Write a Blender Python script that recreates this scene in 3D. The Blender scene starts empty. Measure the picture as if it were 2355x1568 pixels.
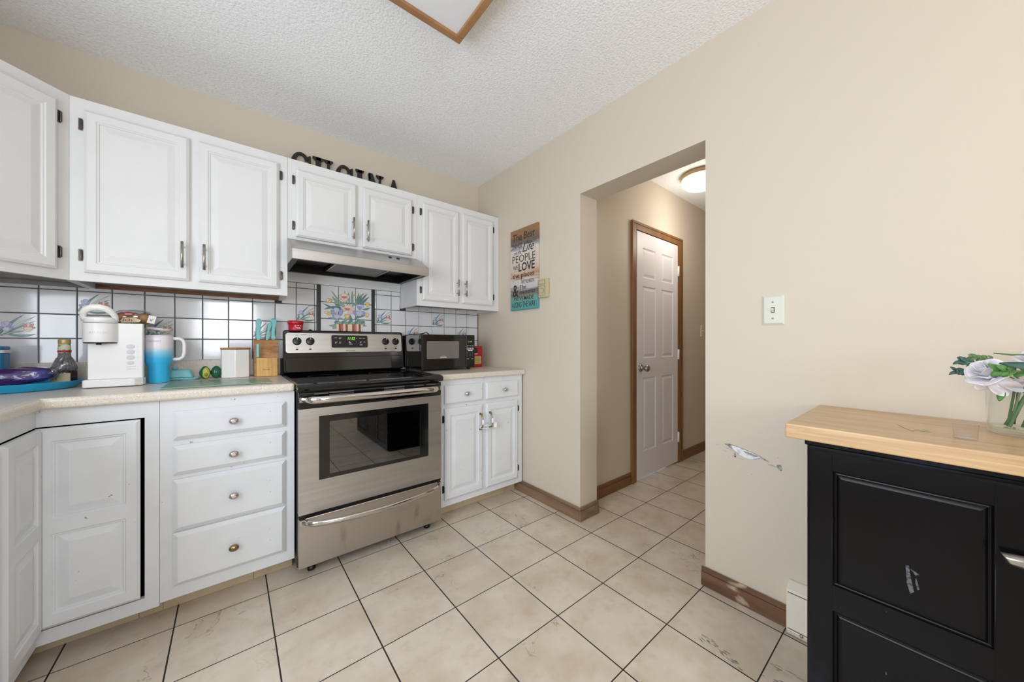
import bpy, bmesh, math, random
from mathutils import Matrix, Vector
random.seed(7)
S = bpy.context.scene
COL = S.collection
PI = math.pi

# ------------------------------------------------------------------ camera, sky, lights, exposure
cam = bpy.data.cameras.new('camera'); cam_o = bpy.data.objects.new('camera', cam); COL.objects.link(cam_o)
cam_o.location = (-1.662, -2.510, 1.09)
cam_o.rotation_euler = (PI/2, 0, -math.radians(39.145))
cam.sensor_width = 36; cam.lens = 36*794.2/2355; cam.shift_y = 5.33/2355
cam.clip_start = .02
S.camera = cam_o
S.view_settings.view_transform = 'Standard'; S.view_settings.look = 'None'
S.view_settings.gamma = 1; S.view_settings.use_curve_mapping = False
S.view_settings.exposure = -0.26
W = bpy.data.worlds.new('sky'); S.world = W; W.use_nodes = True
W.node_tree.nodes['Background'].inputs[0].default_value = (.80, .90, 1, 1)
W.node_tree.nodes['Background'].inputs[1].default_value = 2.0

def area(name, loc, rot, sx, sy, power, color):
    l = bpy.data.lights.new(name, 'AREA'); l.shape = 'RECTANGLE'; l.size = sx; l.size_y = sy
    l.energy = power; l.color = color
    o = bpy.data.objects.new(name, l); COL.objects.link(o); o.location = loc; o.rotation_euler = rot
    return o
# daylight entering through the rear window and the wide side window (both outside the frame)
area('daylight_rear_window', (-1.62, -5.17, 1.50), (PI/2, 0, 0), .84, .94, 48, (.88, .94, 1))
area('daylight_side_window', (-2.75, -2.06, 1.29), (PI/2, 0, -PI/2), 1.24, 1.32, 46, (.83, .91, 1))
S.cycles.max_bounces = 12; S.cycles.diffuse_bounces = 7; S.cycles.glossy_bounces = 5
S.cycles.transmission_bounces = 8; S.cycles.transparent_max_bounces = 12
S.cycles.sample_clamp_indirect = 6; S.cycles.caustics_reflective = False; S.cycles.caustics_refractive = False

# ------------------------------------------------------------------ materials
def lin(c):
    return tuple(((v/255)/12.92 if v/255 <= .04045 else ((v/255+.055)/1.055)**2.4) for v in c) + (1,)
MATS = {}
def mat(name, rgb, rough=.5, metal=0, noise=None, bump=None, coat=0, spec=.5, emit=0, trans=0, alpha=1, ior=1.45, rnoise=None):
    """noise=(scale,rgb2,lo,hi,(sx,sy,sz)) second colour by noise; bump=(scale,strength,dist,(sx,sy,sz))"""
    m = bpy.data.materials.new(name); m.use_nodes = True
    n = m.node_tree.nodes; L = m.node_tree.links; b = n['Principled BSDF']
    b.inputs['Base Color'].default_value = lin(rgb); b.inputs['Roughness'].default_value = rough
    b.inputs['Metallic'].default_value = metal; b.inputs['Specular IOR Level'].default_value = spec
    b.inputs['Coat Weight'].default_value = coat; b.inputs['Coat Roughness'].default_value = .08
    b.inputs['Transmission Weight'].default_value = trans; b.inputs['IOR'].default_value = ior
    b.inputs['Alpha'].default_value = alpha
    if emit:
        b.inputs['Emission Color'].default_value = lin(rgb); b.inputs['Emission Strength'].default_value = emit
    tc = n.new('ShaderNodeTexCoord')
    def nz(scale, stretch, detail=4):
        mp = n.new('ShaderNodeMapping'); mp.inputs['Scale'].default_value = stretch
        L.new(tc.outputs['Object'], mp.inputs['Vector'])
        t = n.new('ShaderNodeTexNoise'); t.inputs['Scale'].default_value = scale; t.inputs['Detail'].default_value = detail
        L.new(mp.outputs[0], t.inputs['Vector']); return t.outputs['Fac']
    if noise:
        lst = noise if isinstance(noise, list) else [noise]
        cur = None
        for (sc, rgb2, lo, hi, st) in lst:
            f = nz(sc, st)
            mr = n.new('ShaderNodeMapRange'); mr.inputs[1].default_value = lo; mr.inputs[2].default_value = hi
            L.new(f, mr.inputs[0])
            mx = n.new('ShaderNodeMix'); mx.data_type = 'RGBA'
            L.new(mr.outputs[0], mx.inputs[0])
            if cur is None: mx.inputs[6].default_value = lin(rgb)
            else: L.new(cur, mx.inputs[6])
            mx.inputs[7].default_value = lin(rgb2); cur = mx.outputs[2]
        L.new(cur, b.inputs['Base Color'])
    if rnoise:
        sc, r2, lo, hi, st = rnoise
        f = nz(sc, st); mr = n.new('ShaderNodeMapRange')
        for i, v in enumerate((lo, hi, rough, r2)): mr.inputs[i+1].default_value = v
        L.new(f, mr.inputs[0]); L.new(mr.outputs[0], b.inputs['Roughness'])
    if bump:
        sc, strg, dist, st = bump
        f = nz(sc, st, 3); bp = n.new('ShaderNodeBump'); bp.inputs['Strength'].default_value = strg; bp.inputs['Distance'].default_value = dist
        L.new(f, bp.inputs['Height']); L.new(bp.outputs[0], b.inputs['Normal'])
    MATS[name] = m; return m
U = (1, 1, 1)
WALL = mat('beige_wall_paint', (208, 197, 181), .62, bump=(160, .12, .002, U))
CEIL = mat('popcorn_ceiling', (245, 247, 249), .95, bump=(105, .65, .006, U), noise=(90, (233, 235, 237), .45, .7, U), spec=.1)
CAB = mat('white_cabinet_paint', (220, 220, 220), .42, noise=(6, (216, 216, 216), .45, .75, U))
CABB = mat('white_base_cabinet_paint', (218, 221, 225), .42, noise=[(5, (209, 212, 216), .45, .75, U), (45, (120, 112, 105), .735, .76, (1, 1, 1))])
RAW = mat('raw_brown_wood', (126, 88, 66), .7, noise=(14, (150, 112, 86), .4, .7, (1, 1, 8)))
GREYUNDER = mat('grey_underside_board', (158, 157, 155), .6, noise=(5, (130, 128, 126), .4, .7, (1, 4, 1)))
DARKGAP = mat('dark_cabinet_interior', (30, 24, 21), .9)
LAM = mat('speckled_cream_laminate', (215, 206, 194), .28, noise=[(260, (196, 185, 172), .52, .66, U), (180, (232, 226, 216), .58, .68, U)])
STEEL = mat('brushed_stainless_steel', (190, 187, 184), .36, 1, noise=(3, (178, 174, 170), .4, .7, (.5, 1, 14)), bump=(9, .05, .001, (1, 1, 90)))
STEELD = mat('smudged_stainless_steel', (184, 177, 169), .38, 1, noise=[(3.0, (134, 114, 94), .54, .80, (1, 1, 1.6)), (7, (158, 142, 124), .60, .80, (2.2, 1, .8))], bump=(9, .05, .001, (1, 1, 90)))
CHROME = mat('polished_chrome', (200, 198, 196), .14, 1)
NICKEL = mat('satin_nickel', (176, 171, 166), .28, 1)
BRONZE = mat('dark_hinge_metal', (96, 90, 85), .3, .9)
BLACKIRON = mat('black_hinge_metal', (20, 20, 20), .5, .3)
BRASS = mat('antique_brass', (150, 132, 96), .25, 1)
BLACKG = mat('black_gloss_enamel', (10, 10, 11), .10, coat=.6)
BLACKP = mat('black_satin_plastic', (14, 14, 15), .30)
BLACKGLASS = mat('black_ceramic_glass', (8, 8, 9), .07, noise=(240, (150, 140, 130), .74, .78, U))
WHITEP = mat('white_plastic', (234, 233, 233), .32)
WHITEP2 = mat('white_plastic_gloss', (240, 238, 236), .18)
GREYINK = mat('grey_print', (150, 150, 150), .6)
DARKINK = mat('dark_print', (46, 42, 40), .7)
WHITEINK = mat('white_print', (226, 226, 224), .6)
GREENLED = mat('green_display_digits', (140, 230, 80), .5, emit=1.2)
LEDDIM = mat('dim_green_display_digits', (150, 170, 60), .5, emit=.5)
TILEW = mat('white_glazed_tile', (222, 222, 225), .10, coat=.3, bump=(9, .12, .004, U))
GROUT = mat('dark_green_grout', (66, 72, 70), .85)
OAK = mat('oak_trim', (142, 101, 64), .42, noise=(10, (112, 76, 44), .35, .7, (1, 1, .12)), bump=(40, .15, .001, (4, 4, .3)))
OAKX = mat('oak_trim_horizontal', (140, 99, 62), .42, noise=(10, (110, 74, 42), .35, .7, (.12, 1, 1)))
BASEW = mat('worn_oak_baseboard', (124, 92, 68), .6, noise=[(9, (92, 66, 48), .4, .7, (1, .2, 3)), (4.2, (226, 206, 176), .60, .66, (1, .8, 1.6))])
BASEC = mat('faded_oak_baseboard', (142, 116, 92), .6, noise=(9, (112, 88, 66), .4, .7, (1, .2, 3)))
DOORW = mat('white_door_paint', (226, 222, 226), .4)
BUTCH = mat('butcher_block_maple', (198, 164, 124), .30, noise=[(7, (176, 140, 100), .38, .72, (5, .5, 9)), (22, (208, 178, 138), .5, .75, (4, .25, 6))])
LACQ = mat('black_lacquered_wood', (9, 9, 11), .20, noise=[(3.4, (36, 40, 54), .56, .82, (1, 1.2, .7)), (70, (120, 118, 120), .76, .80, (1, 1, .6))], spec=.22, rnoise=(4, .30, .4, .7, U))
IVORY = mat('ivory_plastic', (222, 212, 178), .4)
ALMOND = mat('almond_plastic', (192, 179, 144), .45)
HEATM = mat('ivory_heater_enamel', (228, 223, 208), .4)
AQUA = mat('aqua_plastic', (122, 196, 196), .3)
AQUAG = mat('aqua_glazed_ceramic', (134, 200, 208), .16)
MATG = mat('sage_green_glass_board', (120, 152, 132), .26, spec=.3)
TRAYB = mat('bright_blue_tray', (36, 160, 206), .35)
TUBB = mat('blue_tub_plastic', (44, 120, 172), .4)
BAMBOO = mat('bamboo_wood', (170, 120, 72), .5, noise=(12, (140, 92, 50), .4, .7, (.3, 3, 1)))
PINE = mat('pale_pine_block', (222, 178, 112), .5, noise=(16, (196, 146, 82), .4, .7, (4, 4, .3)))
PINED = mat('brown_grain_block', (186, 140, 92), .5, noise=(16, (150, 104, 62), .4, .65, (1, 4, 3)))
REDP = mat('red_plastic', (196, 36, 58), .35)
REDB = mat('red_tin', (182, 34, 44), .4)
YELLOWL = mat('tan_yellow_label', (206, 176, 92), .6)
LABELC = mat('cream_label', (224, 210, 176), .6)
LABELG = mat('green_print_label', (206, 210, 186), .6, noise=(60, (120, 140, 84), .52, .6, U))
GOLDCAP = mat('gold_cap', (190, 166, 112), .4, .3)
AVOG = mat('dark_green_glaze', (34, 92, 66), .12)
AVOY = mat('yellow_green_glaze', (176, 176, 66), .2)
AVOP = mat('olive_pit_glaze', (140, 130, 58), .2)
BREAD = mat('brown_bread', (176, 112, 62), .7, noise=(20, (206, 160, 104), .4, .7, U))
PETAL = mat('white_silk_petal', (228, 226, 232), .7)
LEAFB = mat('bright_green_leaf', (84, 132, 62), .5, noise=(20, (60, 104, 48), .4, .7, U))
LEAFD = mat('blue_green_leaf', (66, 96, 86), .5)
LEAFO = mat('olive_green_leaf', (96, 124, 78), .5)
STEM = mat('green_stem', (104, 132, 98), .5)
LETTER = mat('black_brown_letter_wood', (38, 33, 32), .5)
DIFF = mat('white_ribbed_diffuser', (224, 225, 228), .5)
GLOBE = mat('lit_white_glass', (255, 250, 240), .3, emit=4)
RINGB = mat('beige_lamp_ring', (196, 172, 136), .4)
CORD = mat('black_rubber_cord', (16, 16, 17), .5)
TOE = mat('beige_tile_toekick', (196, 178, 152), .4, noise=(6, (176, 156, 130), .4, .7, U))
CHALK = mat('torn_white_gypsum', (232, 232, 236), .8, noise=(60, (198, 198, 202), .5, .65, U))
SCUFF = mat('grey_scuff', (120, 119, 118), .8, noise=(70, (178, 175, 170), .4, .6, U))
SCUFFL = mat('light_grey_scuff', (176, 173, 168), .8, noise=(50, (206, 200, 190), .4, .6, U))
FILTER = mat('aluminium_mesh_filter', (150, 148, 144), .45, .9, bump=(420, .6, .002, U))

def glassmat(name, tint, mixv=.12, rough=.02):
    m = bpy.data.materials.new(name); m.use_nodes = True; n = m.node_tree.nodes; L = m.node_tree.links
    n.remove(n['Principled BSDF']); out = n['Material Output']
    t = n.new('ShaderNodeBsdfTransparent'); t.inputs[0].default_value = tint
    g = n.new('ShaderNodeBsdfGlossy'); g.inputs['Roughness'].default_value = rough; g.inputs[0].default_value = (.95, .97, 1, 1)
    f0 = n.new('ShaderNodeLayerWeight'); f0.inputs[0].default_value = .5; f = n.new('ShaderNodeMath'); f.operation = 'POWER'; f.inputs[1].default_value = 5; L.new(f0.outputs['Facing'], f.inputs[0])
    ad = n.new('ShaderNodeMath'); ad.operation = 'ADD'; ad.inputs[1].default_value = mixv; ad.use_clamp = True
    x = n.new('ShaderNodeMixShader'); L.new(f.outputs[0], ad.inputs[0]); L.new(ad.outputs[0], x.inputs[0])
    L.new(t.outputs[0], x.inputs[1]); L.new(g.outputs[0], x.inputs[2]); L.new(x.outputs[0], out.inputs[0]); return m
GLASS = glassmat('clear_thin_glass', (.975, .985, .98, 1), .0)
GLASST = glassmat('clear_plastic', (.98, .98, .985, 1), .02, .06)
OVENGL = glassmat('tinted_oven_glass', (.30, .32, .31, 1), .16)
MWGL = glassmat('tinted_microwave_glass', (.25, .25, .24, 1), .25, .05)
WRAP = glassmat('clear_plastic_wrap', (.86, .86, .88, 1), .10, .12)
PURPLE = glassmat('purple_printed_wrap', (.05, .03, .09, 1), .03, .2)
# the purple wrap is printed film over bread
m = mat('purple_bread_wrap', (58, 32, 78), .18, noise=[(9, (34, 52, 132), .52, .62, U), (5, (84, 48, 86), .5, .7, U)], coat=.7, bump=(16, .8, .012, (1, 1, 2)))
PURPLEW = m
SYRUP = mat('brown_syrup', (42, 20, 24), .08, coat=.6)
BOTGL = mat('ribbed_smoky_plastic', (116, 114, 112), .14, coat=.5)
CERM = mat('white_porcelain_grip', (238, 234, 236), .2, noise=(160, (120, 70, 110), .62, .66, U))

def tumbler_mat():
    m = mat('white_to_blue_enamel', (236, 234, 238), .28); n = m.node_tree.nodes; L = m.node_tree.links
    tc = n.new('ShaderNodeTexCoord'); sp = n.new('ShaderNodeSeparateXYZ'); L.new(tc.outputs['Object'], sp.inputs[0])
    r = n.new('ShaderNodeValToRGB'); mr = n.new('ShaderNodeMapRange'); mr.inputs[1].default_value = 0; mr.inputs[2].default_value = .225
    L.new(sp.outputs['Z'], mr.inputs[0]); L.new(mr.outputs[0], r.inputs[0])
    e = r.color_ramp.elements; e[0].position = .5; e[0].color = lin((62, 186, 236)); e[1].position = .74; e[1].color = lin((236, 232, 238))
    x = e.new(.62); x.color = lin((140, 208, 240)); L.new(r.outputs[0], n['Principled BSDF'].inputs['Base Color']); return m
TUMB = tumbler_mat()

def sign_mat():
    m = mat('weathered_painted_board', (190, 170, 150), .75); n = m.node_tree.nodes; L = m.node_tree.links
    tc = n.new('ShaderNodeTexCoord'); sp = n.new('ShaderNodeSeparateXYZ'); L.new(tc.outputs['Object'], sp.inputs[0])
    mp = n.new('ShaderNodeMapping'); mp.inputs['Scale'].default_value = (1, 2.2, 14); L.new(tc.outputs['Object'], mp.inputs[0])
    nz = n.new('ShaderNodeTexNoise'); nz.inputs['Scale'].default_value = 2.2; nz.inputs['Detail'].default_value = 5; L.new(mp.outputs[0], nz.inputs[0])
    a = n.new('ShaderNodeMath'); a.operation = 'MULTIPLY_ADD'; a.inputs[1].default_value = .22; L.new(nz.outputs['Fac'], a.inputs[0])
    mr = n.new('ShaderNodeMapRange'); mr.inputs[2].default_value = .595; mr.inputs[3].default_value = -.11; mr.inputs[4].default_value = .89
    L.new(sp.outputs['Z'], mr.inputs[0]); L.new(mr.outputs[0], a.inputs[2])
    r = n.new('ShaderNodeValToRGB'); L.new(a.outputs[0], r.inputs[0]); cr = r.color_ramp
    pts = [(0, (74, 150, 150)), (.12, (104, 154, 148)), (.17, (128, 120, 108)), (.22, (112, 106, 104)), (.28, (190, 186, 184)), (.36, (204, 198, 194)),
           (.40, (176, 126, 92)), (.46, (196, 168, 148)), (.54, (206, 192, 182)), (.66, (212, 196, 184)), (.74, (206, 200, 198)), (.80, (110, 106, 104)), (.86, (112, 92, 78)), (.93, (146, 108, 80)), (1, (152, 110, 80))]
    cr.elements[0].position = 0; cr.elements[0].color = lin(pts[0][1]); cr.elements[1].position = 1; cr.elements[1].color = lin(pts[-1][1])
    for p, c in pts[1:-1]: cr.elements.new(p).color = lin(c)
    L.new(r.outputs[0], n['Principled BSDF'].inputs['Base Color']); return m
SIGNM = sign_mat()

def floor_mat():
    m = mat('beige_ceramic_floor_tile', (206, 190, 168), .30); n = m.node_tree.nodes; L = m.node_tree.links; b = n['Principled BSDF']
    tc = n.new('ShaderNodeTexCoord'); sp = n.new('ShaderNodeSeparateXYZ'); L.new(tc.outputs['Object'], sp.inputs[0])
    def mth(op, a, bb=None, c=None):
        k = n.new('ShaderNodeMath'); k.operation = op
        for i, v in enumerate((a, bb, c)):
            if v is None: continue
            if isinstance(v, (int, float)): k.inputs[i].default_value = v
            else: L.new(v, k.inputs[i])
        return k.outputs[0]
    P = .2963
    def line(o, off, half):
        u = mth('DIVIDE', mth('SUBTRACT', o, off), P); fr = mth('FRACT', u)
        d = mth('MINIMUM', fr, mth('SUBTRACT', 1, fr)); return mth('LESS_THAN', d, half/P), mth('FLOOR', u)
    lx, ix = line(sp.outputs['X'], -.35, .0024); ly, iy = line(sp.outputs['Y'], -1.257, .0019)
    g = mth('MAXIMUM', lx, ly)
    cell = n.new('ShaderNodeCombineXYZ'); L.new(ix, cell.inputs[0]); L.new(iy, cell.inputs[1])
    wn = n.new('ShaderNodeTexWhiteNoise'); L.new(cell.outputs[0], wn.inputs[0])
    off = n.new('ShaderNodeVectorMath'); off.operation = 'MULTIPLY_ADD'; L.new(wn.outputs['Color'], off.inputs[0]); off.inputs[1].default_value = (9, 9, 9); L.new(tc.outputs['Object'], off.inputs[2])
    def noise(sc, det, dist=0):
        t = n.new('ShaderNodeTexNoise'); t.inputs['Scale'].default_value = sc; t.inputs['Detail'].default_value = det; t.inputs['Distortion'].default_value = dist
        L.new(off.outputs[0], t.inputs[0]); return t.outputs['Fac']
    def mixc(f, c1, c2):
        x = n.new('ShaderNodeMix'); x.data_type = 'RGBA'; L.new(f, x.inputs[0])
        for i, c in ((6, c1), (7, c2)):
            if isinstance(c, tuple): x.inputs[i].default_value = lin(c)
            else: L.new(c, x.inputs[i])
        return x.outputs[2]
    def rng(f, lo, hi, a=0, z=1):
        x = n.new('ShaderNodeMapRange'); L.new(f, x.inputs[0])
        for i, v in enumerate((lo, hi, a, z)): x.inputs[i+1].default_value = v
        return x.outputs[0]
    c = mixc(rng(noise(6, 6), .38, .68), (211, 199, 184), (195, 180, 161))
    c = mixc(rng(noise(22, 6), .5, .8, 0, .5), c, (182, 162, 138))
    # hairline crackle veins
    v = noise(5, 7, 1.2); dv = mth('ABSOLUTE', mth('SUBTRACT', v, .5)); vm = mth('MULTIPLY', mth('LESS_THAN', dv, .0035), rng(noise(3, 2), .56, .62, 0, .7))
    c = mixc(vm, c, (138, 118, 98))
    # dark scuffs in patches
    t = n.new('ShaderNodeTexNoise'); t.inputs['Scale'].default_value = 3.4; t.inputs['Detail'].default_value = 6; L.new(tc.outputs['Object'], t.inputs[0])
    c = mixc(rng(t.outputs['Fac'], .68, .78, 0, .55), c, (120, 112, 102))
    c = mixc(g, c, (42, 36, 32)); L.new(c, b.inputs['Base Color'])
    L.new(rng(g, 0, 1, .28, .9), b.inputs['Roughness'])
    bp = n.new('ShaderNodeBump'); bp.inputs['Strength'].default_value = .5; bp.inputs['Distance'].default_value = .002; bp.invert = True
    L.new(g, bp.inputs['Height']); L.new(bp.outputs[0], b.inputs['Normal']); return m
FLOORM = floor_mat()

# ------------------------------------------------------------------ mesh building helpers
I4 = Matrix.Identity(4)
def basis(o, ux, uy):
    ux = Vector(ux).normalized(); uy = Vector(uy).normalized(); uz = ux.cross(uy)
    return Matrix(((ux.x, uy.x, uz.x, o[0]), (ux.y, uy.y, uz.y, o[1]), (ux.z, uy.z, uz.z, o[2]), (0, 0, 0, 1)))
def back(o): return basis(o, (1, 0, 0), (0, 0, 1))      # picture plane facing -y
def right(o): return basis(o, (0, -1, 0), (0, 0, 1))    # picture plane facing -x
class MB:
    def __init__(s): s.v = []; s.f = []; s.mi = []; s.sm = []
    def add(s, vs, fs, mi=0, sm=False, M=None):
        k = len(s.v)
        for p in vs:
            p = Vector(p)
            s.v.append(tuple(M @ p) if M else tuple(p))
        for f in fs: s.f.append([k+i for i in f]); s.mi.append(mi); s.sm.append(sm)
        return s
    def box(s, x0, x1, y0, y1, z0, z1, mi=0, M=None):
        vs = [(x, y, z) for z in (z0, z1) for y in (y0, y1) for x in (x0, x1)]
        return s.add(vs, [(0, 2, 3, 1), (4, 5, 7, 6), (0, 1, 5, 4), (2, 6, 7, 3), (0, 4, 6, 2), (1, 3, 7, 5)], mi, False, M)
    def prism(s, pts, d0, d1, mi=0, M=None, sm=False):   # 2D outline (x,y) extruded along local z
        n = len(pts); vs = [(p[0], p[1], d0) for p in pts]+[(p[0], p[1], d1) for p in pts]
        fs = [tuple(range(n))[::-1], tuple(range(n, 2*n))]
        s.add(vs, fs, mi, False, M); k = len(s.v)-2*n
        for i in range(n):
            j = (i+1) % n; s.f.append([k+i, k+j, k+n+j, k+n+i]); s.mi.append(mi); s.sm.append(sm)
        return s
    def poly(s, pts, d, mi=0, M=None): return s.add([(p[0], p[1], d) for p in pts], [tuple(range(len(pts)))], mi, False, M)
    def lathe(s, prof, seg=32, mi=0, M=None, sx=1, sy=1, cap0=True, cap1=True, sm=True):
        n = len(prof); vs = []
        for r, z in prof:
            for i in range(seg):
                a = 2*PI*i/seg; vs.append((r*math.cos(a)*sx, r*math.sin(a)*sy, z))
        fs = [(j*seg+i, j*seg+(i+1) % seg, (j+1)*seg+(i+1) % seg, (j+1)*seg+i) for j in range(n-1) for i in range(seg)]
        s.add(vs, fs, mi, sm, M); k = len(s.v)-n*seg
        if cap0 and prof[0][0] > 1e-6: s.f.append([k+i for i in range(seg)][::-1]); s.mi.append(mi); s.sm.append(False)
        if cap1 and prof[-1][0] > 1e-6: s.f.append([k+(n-1)*seg+i for i in range(seg)]); s.mi.append(mi); s.sm.append(False)
        return s
    def tube(s, pts, r, seg=10, mi=0, M=None, sq=1.0, closed=False):
        pts = [Vector(p) for p in pts]; n = len(pts); rings = []
        up = Vector((0, 0, 1)); vs = []
        a = None
        for i, p in enumerate(pts):
            if closed: t = pts[(i+1) % n]-pts[i-1]
            else: t = (pts[min(i+1, n-1)]-pts[max(i-1, 0)])
            t.normalize()
            if a is None:
                a = t.cross(up)
                if a.length < .05: a = t.cross(Vector((0, 1, 0)))
            else: a = a-t*a.dot(t)
            a.normalize(); b = t.cross(a).normalized(); rr = r[i] if isinstance(r, (list, tuple)) else r
            for k in range(seg):
                an = 2*PI*k/seg; vs.append(p+a*math.cos(an)*rr+b*math.sin(an)*rr*sq)
        m = n if closed else n-1
        fs = [(i*seg+k, i*seg+(k+1) % seg, ((i+1) % n)*seg+(k+1) % seg, ((i+1) % n)*seg+k) for i in range(m) for k in range(seg)]
        if not closed: fs += [tuple(range(seg))[::-1], tuple(range((n-1)*seg, n*seg))]
        return s.add(vs, fs, mi, True, M)
    def ball(s, c, rx, ry, rz, mi=0, M=None, seg=20, rings=12, fn=None):
        vs = [(c[0], c[1], c[2]-rz)]
        for j in range(1, rings):
            ph = -PI/2+PI*j/rings
            for i in range(seg):
                a = 2*PI*i/seg; p = [math.cos(ph)*math.cos(a), math.cos(ph)*math.sin(a), math.sin(ph)]
                if fn: p = fn(*p)
                vs.append((c[0]+rx*p[0], c[1]+ry*p[1], c[2]+rz*p[2]))
        vs.append((c[0], c[1], c[2]+rz)); L = len(vs)-1
        fs = [(0, 1+(i+1) % seg, 1+i) for i in range(seg)]
        fs += [(1+j*seg+i, 1+j*seg+(i+1) % seg, 1+(j+1)*seg+(i+1) % seg, 1+(j+1)*seg+i) for j in range(rings-2) for i in range(seg)]
        fs += [(1+(rings-2)*seg+i, 1+(rings-2)*seg+(i+1) % seg, L) for i in range(seg)]
        return s.add(vs, fs, mi, True, M)
    def text(s, txt, u0, v0, w, h, d, mi=0, M=None, shear=0, bold=0):
        c = bpy.data.curves.new('lettering', 'FONT'); c.body = txt; c.extrude = d/2; c.shear = shear; c.offset = bold; c.resolution_u = 2
        o = bpy.data.objects.new('lettering', c); COL.objects.link(o)
        me = bpy.data.meshes.new_from_object(o.evaluated_get(bpy.context.evaluated_depsgraph_get()))
        vs = [v.co.copy() for v in me.vertices]; fs = [tuple(p.vertices) for p in me.polygons]
        bpy.data.objects.remove(o); bpy.data.curves.remove(c); bpy.data.meshes.remove(me)
        if not vs: return s
        x0 = min(v.x for v in vs); x1 = max(v.x for v in vs); y0 = min(v.y for v in vs); y1 = max(v.y for v in vs)
        vs = [((v.x-x0)/(x1-x0)*w+u0, (v.y-y0)/(y1-y0)*h+v0, v.z+d/2) for v in vs]
        return s.add(vs, fs, mi, False, M)
    def build(s, name, mats, parent=None, bevel=0, seg=2, subsurf=0, label=None, kind=None, solid=0, recalc=True):
        mats = mats if isinstance(mats, (list, tuple)) else [mats]
        lo = [min(v[i] for v in s.v) for i in range(3)]; hi = [max(v[i] for v in s.v) for i in range(3)]
        org = Vector(((lo[0]+hi[0])/2, (lo[1]+hi[1])/2, lo[2]))
        if kind == 'structure': org = Vector((0, 0, 0))
        me = bpy.data.meshes.new(name); me.from_pydata([tuple(Vector(v)-org) for v in s.v], [], s.f)
        for m in mats: me.materials.append(m)
        for p, a, b in zip(me.polygons, s.mi, s.sm): p.material_index = a; p.use_smooth = b
        me.update()
        if recalc:
            bm = bmesh.new(); bm.from_mesh(me); bmesh.ops.recalc_face_normals(bm, faces=bm.faces[:]); bm.to_mesh(me); bm.free()
        o = bpy.data.objects.new(name, me); COL.objects.link(o)
        po = WORG.get(parent.name, Vector((0, 0, 0))) if parent else Vector((0, 0, 0))
        o.location = org-po; o.parent = parent; WORG[o.name] = org
        if solid:
            md = o.modifiers.new('solid', 'SOLIDIFY'); md.thickness = solid; md.offset = 0
        if bevel:
            md = o.modifiers.new('bevel', 'BEVEL'); md.width = bevel; md.segments = seg; md.limit_method = 'ANGLE'; md.angle_limit = math.radians(40); md.use_clamp_overlap = True
        if subsurf:
            md = o.modifiers.new('sub', 'SUBSURF'); md.levels = subsurf; md.render_levels = subsurf
        if label: o['label'] = label
        if kind: o['kind'] = kind
        return o
WORG = {}
def thing(name, loc, label, cat, group=None):
    o = bpy.data.objects.new(name, None); o.empty_display_size = .05; COL.objects.link(o); o.location = loc; WORG[o.name] = Vector(loc)
    return tag(o, label, cat, group)
def tag(o, label, cat, group=None):
    o['label'] = label; o['category'] = cat
    if group: o['group'] = group
    return o
def struct(name, mb, m, parent=None, **k): return mb.build(name, m, parent, kind='structure', **k)
def rounded(x0, x1, y0, y1, r, n=5):
    out = []
    for cx, cy, a0 in ((x1-r, y1-r, 0), (x0+r, y1-r, PI/2), (x0+r, y0+r, PI), (x1-r, y0+r, 1.5*PI)):
        for i in range(n+1):
            a = a0+PI/2*i/n; out.append((cx+r*math.cos(a), cy+r*math.sin(a)))
    return out
def arc(cx, cy, r, a0, a1, n): return [(cx+r*math.cos(a0+(a1-a0)*i/n), cy+r*math.sin(a0+(a1-a0)*i/n)) for i in range(n+1)]

# ------------------------------------------------------------------ room shell
XL, YR, H = -2.78, -5.2, 2.446
struct('floor', MB().box(XL-.1, 3.2, YR-.1, .1, -.1, 0), FLOORM)
struct('ceiling', MB().box(XL-.1, 3.2, YR-.1, .1, H, H+.1), CEIL)
struct('wall_back', MB().box(XL-.1, .165, 0, .1, 0, H), WALL)
wr = MB(); wr.box(0, .165, -1.13, 0, 0, H); wr.box(0, .165, -1.852, -1.13, 2.008, H); wr.box(0, .165, YR, -1.852, 0, H)
wall_right = struct('wall_right', wr, WALL)
wl = MB(); wl.box(XL-.1, XL, YR, -2.72, 0, H); wl.box(XL-.1, XL, -1.40, 0, 0, H); wl.box(XL-.1, XL, -2.72, -1.40, 0, .58); wl.box(XL-.1, XL, -2.72, -1.40, 2.0, H)
struct('wall_left', wl, WALL)
wf = MB(); Y0, Y1 = YR-.1, YR
wf.box(XL-.1, -2.06, Y0, Y1, 0, H); wf.box(-2.06, -1.18, Y0, Y1, 0, 1.02); wf.box(-2.06, -1.18, Y0, Y1, 1.98, H); wf.box(-1.18, .165, Y0, Y1, 0, H)
struct('wall_front', wf, WALL)
# hall beyond the opening: left wall with a doorway, end wall, right wall
wh = MB(); wh.box(.165, .808, -1.01, -.91, 0, H); wh.box(.808, 1.498, -1.01, -.91, 1.985, H); wh.box(1.498, 3.1, -1.01, -.91, 0, H)
struct('wall_hall_left', wh, WALL)
struct('wall_hall_right', MB().box(.165, 3.1, -2.02, -1.92, 0, H), WALL)
struct('wall_hall_end', MB().box(3.1, 3.2, -2.02, -.91, 0, H), WALL)
struct('wall_closet', MB().box(.7, 1.6, -.5, -.45, 0, H), WALL)

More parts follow.
